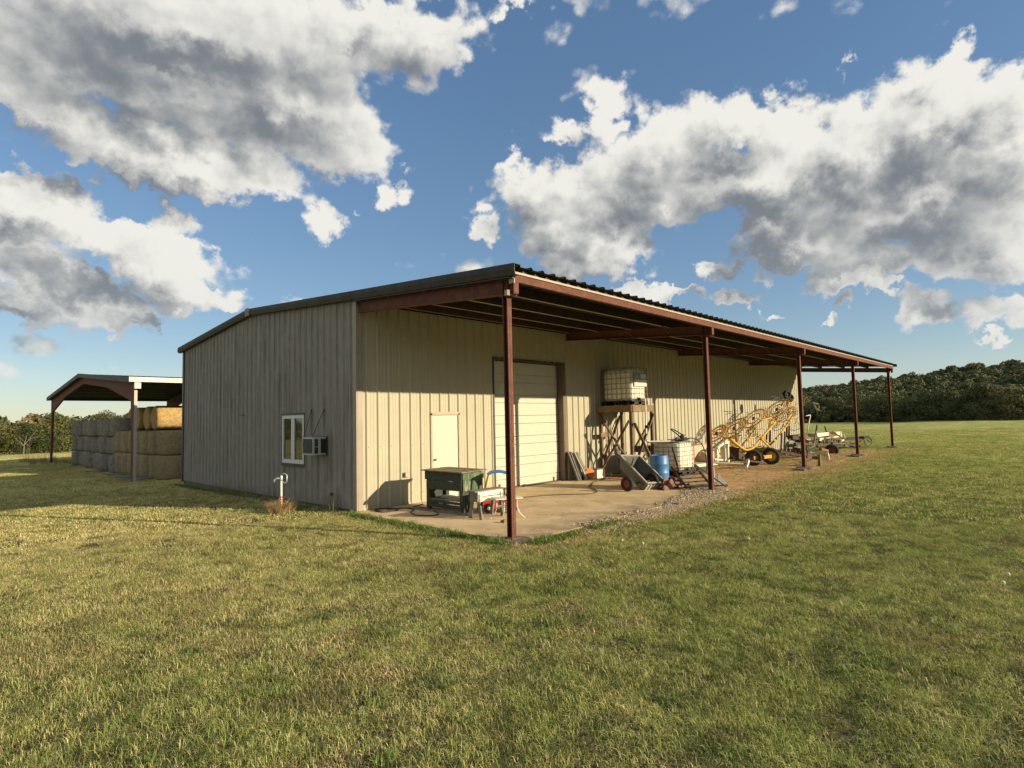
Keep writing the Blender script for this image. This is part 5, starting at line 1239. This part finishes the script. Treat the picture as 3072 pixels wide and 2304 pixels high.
# bales
def bale_fn(t, geo, c):
    n = t.noise(t.v('MULTIPLY', geo, (5, 5, 16)), 2.2, 6, .75)
    return t.mix(t.ramp(n, .35, .65, 0, .7), c, (.16, .13, .08) if c is None else (.20, .14, .07))
m_bale = mat('golden bale', (.52, .345, .13), .95, 0, .2, 6, fn=bale_fn, bump=2.0, bscale=22)
m_bale2 = mat('dull tan bale', (.33, .27, .15), .95, 0, .2, 6, fn=bale_fn, bump=2.0, bscale=22)
def gbale_fn(t, geo, c):
    n = t.noise(t.v('MULTIPLY', geo, (3, 3, 8)), 1.6, 6, .7, 1.2)
    return t.mix(t.ramp(n, .42, .62, 0, .75), c, (.13, .115, .095))
m_bale3 = mat('grey weathered bale', (.25, .225, .185), .95, 0, .2, 5, fn=gbale_fn, bump=2.0, bscale=20)
def bale_mesh(name, R_, H_, m, seed, ax=(0, 0, 1)):
    r = random.Random(seed); mb = MB(); n = 30
    prof = [(0, 0), (R_*.80, 0), (R_*.93, .03), (R_*.985, .12), (R_*1.0, H_*.35), (R_*1.0, H_*.65), (R_*.985, H_-.12), (R_*.93, H_-.03), (R_*.80, H_), (0, H_)]
    mb.lathe(prof, n, ax)
    a_ = Vector(ax)
    for i, v in enumerate(mb.v):
        k = i % n; lay = i//n
        if 0 < lay < 9:
            d = Vector(v)-a_*Vector(v).dot(a_)
            s = 1+.022*math.sin(k*3*2*PI/n+seed)+.016*math.sin(k*7*2*PI/n+lay+seed)+r.uniform(-.008, .008)
            mb.v[i] = tuple(a_*Vector(v).dot(a_)+d*s)
    return mb.mesh(name, m, True)
gy, ty = [bale_mesh('grey bale', .64, .95, m_bale3, s) for s in range(3)], [bale_mesh('tan bale', .66, 1.10, m_bale2, s+5) for s in range(3)]
hb = [bale_mesh('golden bale', .62, 1.40, m_bale, s+9, (1, 0, 0)) for s in range(3)]
GB = 'round hay bales stacked in the hay shed'
lv_ = ['bottom', 'middle', 'top']
ordn = ['first', 'second', 'third', 'fourth', 'fifth', 'sixth', 'seventh', 'eighth', 'ninth', 'tenth', 'eleventh', 'twelfth']
for i in range(9):
    y = 24.9+i*1.29
    for k in range(3):
        x = 1.15+.12*math.sin(i*2.1+k)+(.0 if k < 2 else -.08)
        if i == 0: x -= .12
        solo('round_bale', gy[(i+k) % 3], None, 'grey weathered bale, %s of its stack, %s stack beyond the tan bales' % (lv_[k], ordn[i]), 'bale', GB, loc=(x, y+.05*math.sin(k*3+i), float(terr(1, y))+.02+.95*k)).rotation_euler.z = rnd.uniform(0, 6)
for j in range(1):
    for i in range(9):
        for k in range(3 if j == 0 else 3):
            solo('round_bale', gy[(i+k) % 3], None, 'grey bale behind the front row, %s, %s stack from the tan bales' % (lv_[k], ordn[i]), 'bale', GB, loc=(2.5+1.3*j, 25.0+i*1.3, float(terr(1, 25+i))+.02+.95*k))
for i in range(7):
    y = 16.9+.95+i*1.10*1.02
    for k in range(2):
        solo('round_bale', ty[(i+k) % 3], None, 'tan bale on end, %s row, %s from the front shed post' % (lv_[k], ordn[i]), 'bale', GB, loc=(1.35-.02*i+.05*math.sin(i*1.7+k), y, -.41+1.10*k)).rotation_euler.z = rnd.uniform(0, 6)
for i in range(4):
    y = 21.2+i*1.26
    solo('round_bale', hb[i % 3], None, 'golden bale on its side atop the tan rows, %s from the front post' % ordn[i], 'bale', GB, loc=(1.45-.06*i+.05*math.sin(i*2.3), y, 1.79+.62)).rotation_euler.x = rnd.uniform(0, 6)
for j in range(3):
    for i in range(6):
        for k in range(3):
            zz = -.41+1.10*k if k < 2 else 2.41
            if k == 2 and i < 2: continue
            o = solo('round_bale', (ty if k < 2 else hb)[(i+j) % 3], None, 'tan bale deeper in the shed, %s level, %s across, row %s back' % (lv_[k], ordn[i], ordn[j+1]), 'bale', GB, loc=((2.75+1.35*j) if k < 2 else (2.9+1.44*j), 18.1+i*1.2+(.75 if k == 2 else 0), zz))
for i, (x, y) in enumerate(((.45, 23.5), (.35, 21.2), (.5, 27.0), (.4, 19.3))):
    solo('bale_pallet', MB().box((-.5, -.6, 0), (.45, .6, .05), Matrix.Rotation(.2*i, 3, 'Z')), m_greywood, ['pale board scrap poking out under the last tan bale', 'pale board scrap under the middle tan bales', 'pale board scrap under the grey bales', 'pale board scrap close behind the front shed post'][i], 'board', 'pale boards under the bales', loc=(x, y, float(terr(x, y))+.0))

# ------------------------------------------------------------------ trees
def leaf_mat(name, lo, hi, sp):
    m = bpy.data.materials.new(name); m.use_nodes = True; t = NT(m.node_tree); p = t.n['Principled BSDF']
    geo = t.new('ShaderNodeNewGeometry').outputs['Position']
    oi = t.new('ShaderNodeObjectInfo').outputs['Random']
    a = t.new('ShaderNodeAttribute', attribute_name='rnd').outputs['Fac']
    n = t.noise(geo, .09, 3, .6)
    f = t.m('ADD', t.m('MULTIPLY', oi, .5), t.m('ADD', t.m('MULTIPLY', a, .35), t.m('MULTIPLY', n, .5)))
    c = t.mix(t.ramp(f, .35, .95), lo, hi)
    c = t.mix(t.ramp(oi, .84, .98, 0, .75), c, sp)
    t.put(p.inputs['Base Color'], c); p.inputs['Roughness'].default_value = .7; p.inputs['Specular IOR Level'].default_value = .15
    return m
m_leaf = leaf_mat('broadleaf foliage', (.055, .072, .030), (.135, .140, .058), (.19, .135, .07))
m_leaf2 = leaf_mat('near treeline foliage', (.040, .058, .020), (.125, .118, .042), (.18, .12, .05))
m_bark = mat('grey bark', (.13, .11, .09), .9, 0, .3, 12)
def crown(name, seed, H, Wd, nl, per, q, m, low=.12):
    r = np.random.RandomState(seed); V = []; F = []; A = []
    lobes = []
    for i in range(nl):
        h = low+(.93-low)*r.rand(); rad = Wd/2*math.sin(PI*min(1, max(.12, (h+.15)/1.12)))**.7*(.45+.5*r.rand())
        a = r.rand()*6.28; lobes.append((math.cos(a)*rad, math.sin(a)*rad, h*H, Wd*(.13+.13*r.rand())))
    lobes.append((0, 0, H*.6, Wd*.30)); lobes.append((0, 0, H*.86, Wd*.17))
    for lx, ly, lz, lr in lobes:
        n = int(per*(lr/(Wd*.2))**1.6)
        for k in range(n):
            d = r.randn(3); d /= np.linalg.norm(d); 
            if d[2] < -.35 and r.rand() < .6: d[2] *= -1
            c = np.array([lx, ly, lz])+d*lr*np.array([1, 1, .78])*(.72+.33*r.rand())
            nn = d+r.randn(3)*.30; nn /= np.linalg.norm(nn)
            u = np.cross(nn, r.randn(3)); u /= np.linalg.norm(u); w = np.cross(nn, u); s = q*(.5+.8*r.rand())
            o = len(V); V += [c-u*s*.5-w*s*.35, c+u*s*.5-w*s*.3, c+u*s*.38+w*s*.4, c-u*s*.42+w*s*.34]; F.append((o, o+1, o+2, o+3)); A += [r.rand()]*4
    me = bpy.data.meshes.new(name); me.from_pydata([tuple(v) for v in V], [], F); me.materials.append(m)
    a = me.attributes.new('rnd', 'FLOAT', 'POINT'); a.data.foreach_set('value', np.array(A, dtype=np.float32)); me.update(); return me
def trunk(name, seed, H, R_):
    r = random.Random(seed); mb = MB().tube([(0, 0, -.5), (r.uniform(-.1, .1), 0, H*.3), (r.uniform(-.3, .3), r.uniform(-.3, .3), H*.65)], [R_, R_*.75, R_*.35], 7)
    for i in range(6):
        a = r.uniform(0, 6.28); z = H*r.uniform(.2, .5); L_ = H*r.uniform(.25, .42)
        mb.tube([(0, 0, z), (math.cos(a)*L_*.5, math.sin(a)*L_*.5, z+L_*.5), (math.cos(a)*L_, math.sin(a)*L_, z+L_*.9)], [R_*.4, R_*.25, R_*.1], 5)
    return mb.mesh(name, m_bark)
cr_near = [crown('crown mesh', s, 7.5, 8.5+s % 3, 24, 170, .27, m_leaf2, -.02) for s in range(5)]
cr_mid = [crown('crown mesh', s+20, 9.5, 10.5+s % 3, 22, 260, .30, m_leaf, -.02) for s in range(6)]
tk = [trunk('trunk mesh', s, 8, .22) for s in range(4)]
def tree(x, y, s, ms, label, group, i, zs=1.0):
    t = thing('tree', label, 'tree', (x, y, float(terr(x, y))-.15), group, rnd.uniform(0, 6.28)); t.scale = (s, s, s*zs)
    c = bpy.data.objects.new('crown', ms[i % len(ms)]); COL.objects.link(c); c.parent = t
    k = bpy.data.objects.new('trunk', tk[i % len(tk)]); COL.objects.link(k); k.parent = t
G1 = 'trees along the left field edge beyond the hay shed'; G2 = 'trees along the right field edge below the hill'
desc = ['broad', 'rounded', 'ragged', 'spreading', 'dense', 'lopsided']
def lab(side, i, extra): return '%s %s tree at the %s field edge, %s' % (desc[i % 6], ['dark green', 'olive', 'dull green'][i % 3], side, extra)
EXTRA = []                                  # second rows merge with the woods behind
def scr_u(x, y, z=2.0):
    d = Vector((x, y, z))-CAM; return 1536+FPX*d.dot(Rv)/d.dot(Fv)
tint = ['olive', 'dull green', 'brownish green', 'grey green', 'yellowish green']
shape = ['broad', 'low rounded', 'ragged', 'spreading', 'dense', 'lopsided']
cnt = {}
for i, x in enumerate(np.arange(-10, 24, 2.7)):
    y = 84+.15*x+rnd.uniform(-2, 2); s = rnd.uniform(.50, .74); u = scr_u(x, y)
    if u < -60 or u > 560: continue
    z_ = 'left of the hay shed' if u < 160 else 'seen through the hay shed opening'
    cnt[z_] = cnt.get(z_, 0)+1
    tree(x, y, s, cr_near, '%s %s tree %s, %s from the left there' % (shape[i % 6], tint[i % 5], z_, ordn[cnt[z_]-1]), G1, i)
for x in np.arange(-12, 40, 4.2): EXTRA.append((x, 93+.15*x+rnd.uniform(-2, 2), rnd.uniform(.60, .78)))
# bare snag in the left edge
sn = MB()
for (a, b, c, r0) in (((0, 0, 0), (.1, 0, 2.2), (.5, 0, 4.0), .14), ((.1, 0, 2.0), (1.1, .1, 3.4), (1.9, .1, 4.6), .09), ((.05, 0, 1.8), (-.9, 0, 2.8), (-1.5, 0, 3.5), .08), ((.9, .1, 3.1), (1.9, 0, 3.5), (2.7, 0, 3.7), .05), ((-.4, 0, 2.3), (-.6, 0, 3.2), (-.7, 0, 3.8), .05)): sn.tube([a, b, c], [r0, r0*.6, r0*.25], 6)
xs_, ys_ = 2.6, 79.2
solo('dead_tree', sn, mat('bleached dead wood', (.15, .13, .10), .9, 0, .2, 9), 'bare bleached dead tree standing in front of the left treeline', 'tree', loc=(xs_, ys_, float(terr(xs_, ys_)))).scale = (.55, .55, .6)
ordx = ordn+['thirteenth', 'fourteenth', 'fifteenth', 'sixteenth', 'seventeenth', 'eighteenth']
pu = [scr_u(k*BAY, YP) for k in range(5)]
TR = sorted([(143+t_*38+rnd.uniform(-3, 3), -22+t_*66) for t_ in np.arange(-.15, 1.0, .040)], key=lambda p: scr_u(*p))
cnt = {}
for i, (x, y) in enumerate(TR):
    u = scr_u(x, y)
    if u < 2380 or u > 3130: continue
    z_ = 'between the third and fourth canopy posts' if u < pu[3] else ('between the fourth and last canopy posts' if u < pu[4] else 'right of the last canopy post')
    cnt[z_] = cnt.get(z_, 0)+1
    tree(x, y, rnd.uniform(.52, .84), cr_mid, '%s %s field-edge tree %s, %s from left' % (shape[(i*5) % 6], tint[(i*3) % 5], z_, ordx[cnt[z_]-1]), G2, i, rnd.uniform(.9, 1.08))
for t_ in np.arange(-.2, 1.0, .05): EXTRA.append((154+t_*40+rnd.uniform(-3, 3), -24+t_*70, rnd.uniform(.7, .95)))
# the wooded hill and the woods beyond, one mass
cf = [crown('wood crown', s+50, 8, 10, 7, 70, .85, m_leaf, .15) for s in range(6)]
P_, R_l, S_ = [], [], []
def wood(r0, r1, a0, a1, sp, smin, smax):
    r = r0
    while r < r1:
        n = max(1, int((a1-a0)*r/sp))
        for k in range(n):
            a = a0+(a1-a0)*(k+rnd.random())/n; rr = r+rnd.uniform(-sp, sp)*.5; x, y = rr*math.cos(a), rr*math.sin(a)
            P_.append((x, y, float(terr(x, y))-1.2)); R_l.append((0, 0, rnd.uniform(0, 6.28))); S_.append(rnd.uniform(smin, smax))
        r += sp*.8
for x, y, q in EXTRA: P_.append((x, y, float(terr(x, y))-.6)); R_l.append((0, 0, rnd.uniform(0, 6.28))); S_.append(q)
wood(172, 430, -.42, .50, 4.9, .45, .80)
wood(430, 520, -.42, .60, 9, 1.1, 1.5)
wood(108, 150, 1.02, 2.0, 6, .55, .8)
wood(160, 260, .5, 1.1, 12, 1.2, 1.8)
wood(150, 260, -2.2, -.5, 14, 1.2, 1.8)
scatter('forest', P_, R_l, S_, [k % 6 for k in range(len(P_))], cf, 'dark mixed woods covering the hill beyond the right field')
# reflections: the field and woods behind the camera are part of the same ground and forest

# ------------------------------------------------------------------ seed heads in the foreground
m_fluff = mat('dandelion fluff', (.80, .74, .62), .9, 0, .05, 30)
m_stalk = mat('pale green stalk', (.16, .20, .07), .7, 0, .1, 30)
def dandelion(u, v0, v1, label, head=True):
    p = atz(u, v0, float(-.03)); z0 = float(terr(p.x, p.y)); p.z = z0
    d = (p-CAM); dist = d.dot(Fv); h = (v0-v1)/FPX*dist
    t = thing('dandelion', label, 'dandelion', tuple(p), 'dandelions gone to seed' if head else None)
    top = Vector((p.x+.01, p.y, p.z+h))
    part(t, 'stalk', MB().tube([p, p+Vector((.008, .004, h*.5)), top], .0022, 5), m_stalk)
    mb = MB(); r = random.Random(int(u))
    if not head: return tag(t, None, 'dry stalk')
    for i in range(130):
        q = Vector((r.gauss(0, 1), r.gauss(0, 1), r.gauss(0, 1))).normalized(); a = q.cross(Vector((.3, .5, .8))).normalized()*.0016
        e = top+q*.019; b_ = q.cross(a).normalized()*.004
        o = len(mb.v); mb.v += [tuple(top-a), tuple(top+a), tuple(e+a), tuple(e-a), tuple(e+b_), tuple(e-b_), tuple(e+q.cross(b_)), tuple(e-q.cross(b_))]; mb.f += [(o, o+1, o+2, o+3), (o+4, o+6, o+5, o+7)]
    part(t, 'seed_head', mb, m_fluff)
dandelion(3016, 1840, 1753, 'taller white dandelion seed head in the grass near the right edge')
dandelion(3030, 1800, 1722, 'paler dandelion seed head standing just above the other at right')
dandelion(2905, 1862, 1758, 'thin bare dry stalk left of the two dandelion seed heads', False)
dandelion(1866, 1640, 1618, 'small dandelion seed head in the lawn, left one of three right of the nearest post')
dandelion(1928, 1648, 1626, 'small dandelion seed head in the lawn, middle one of three right of the nearest post')
dandelion(2246, 1636, 1615, 'small dandelion seed head in the lawn, rightmost of three below the gravel')
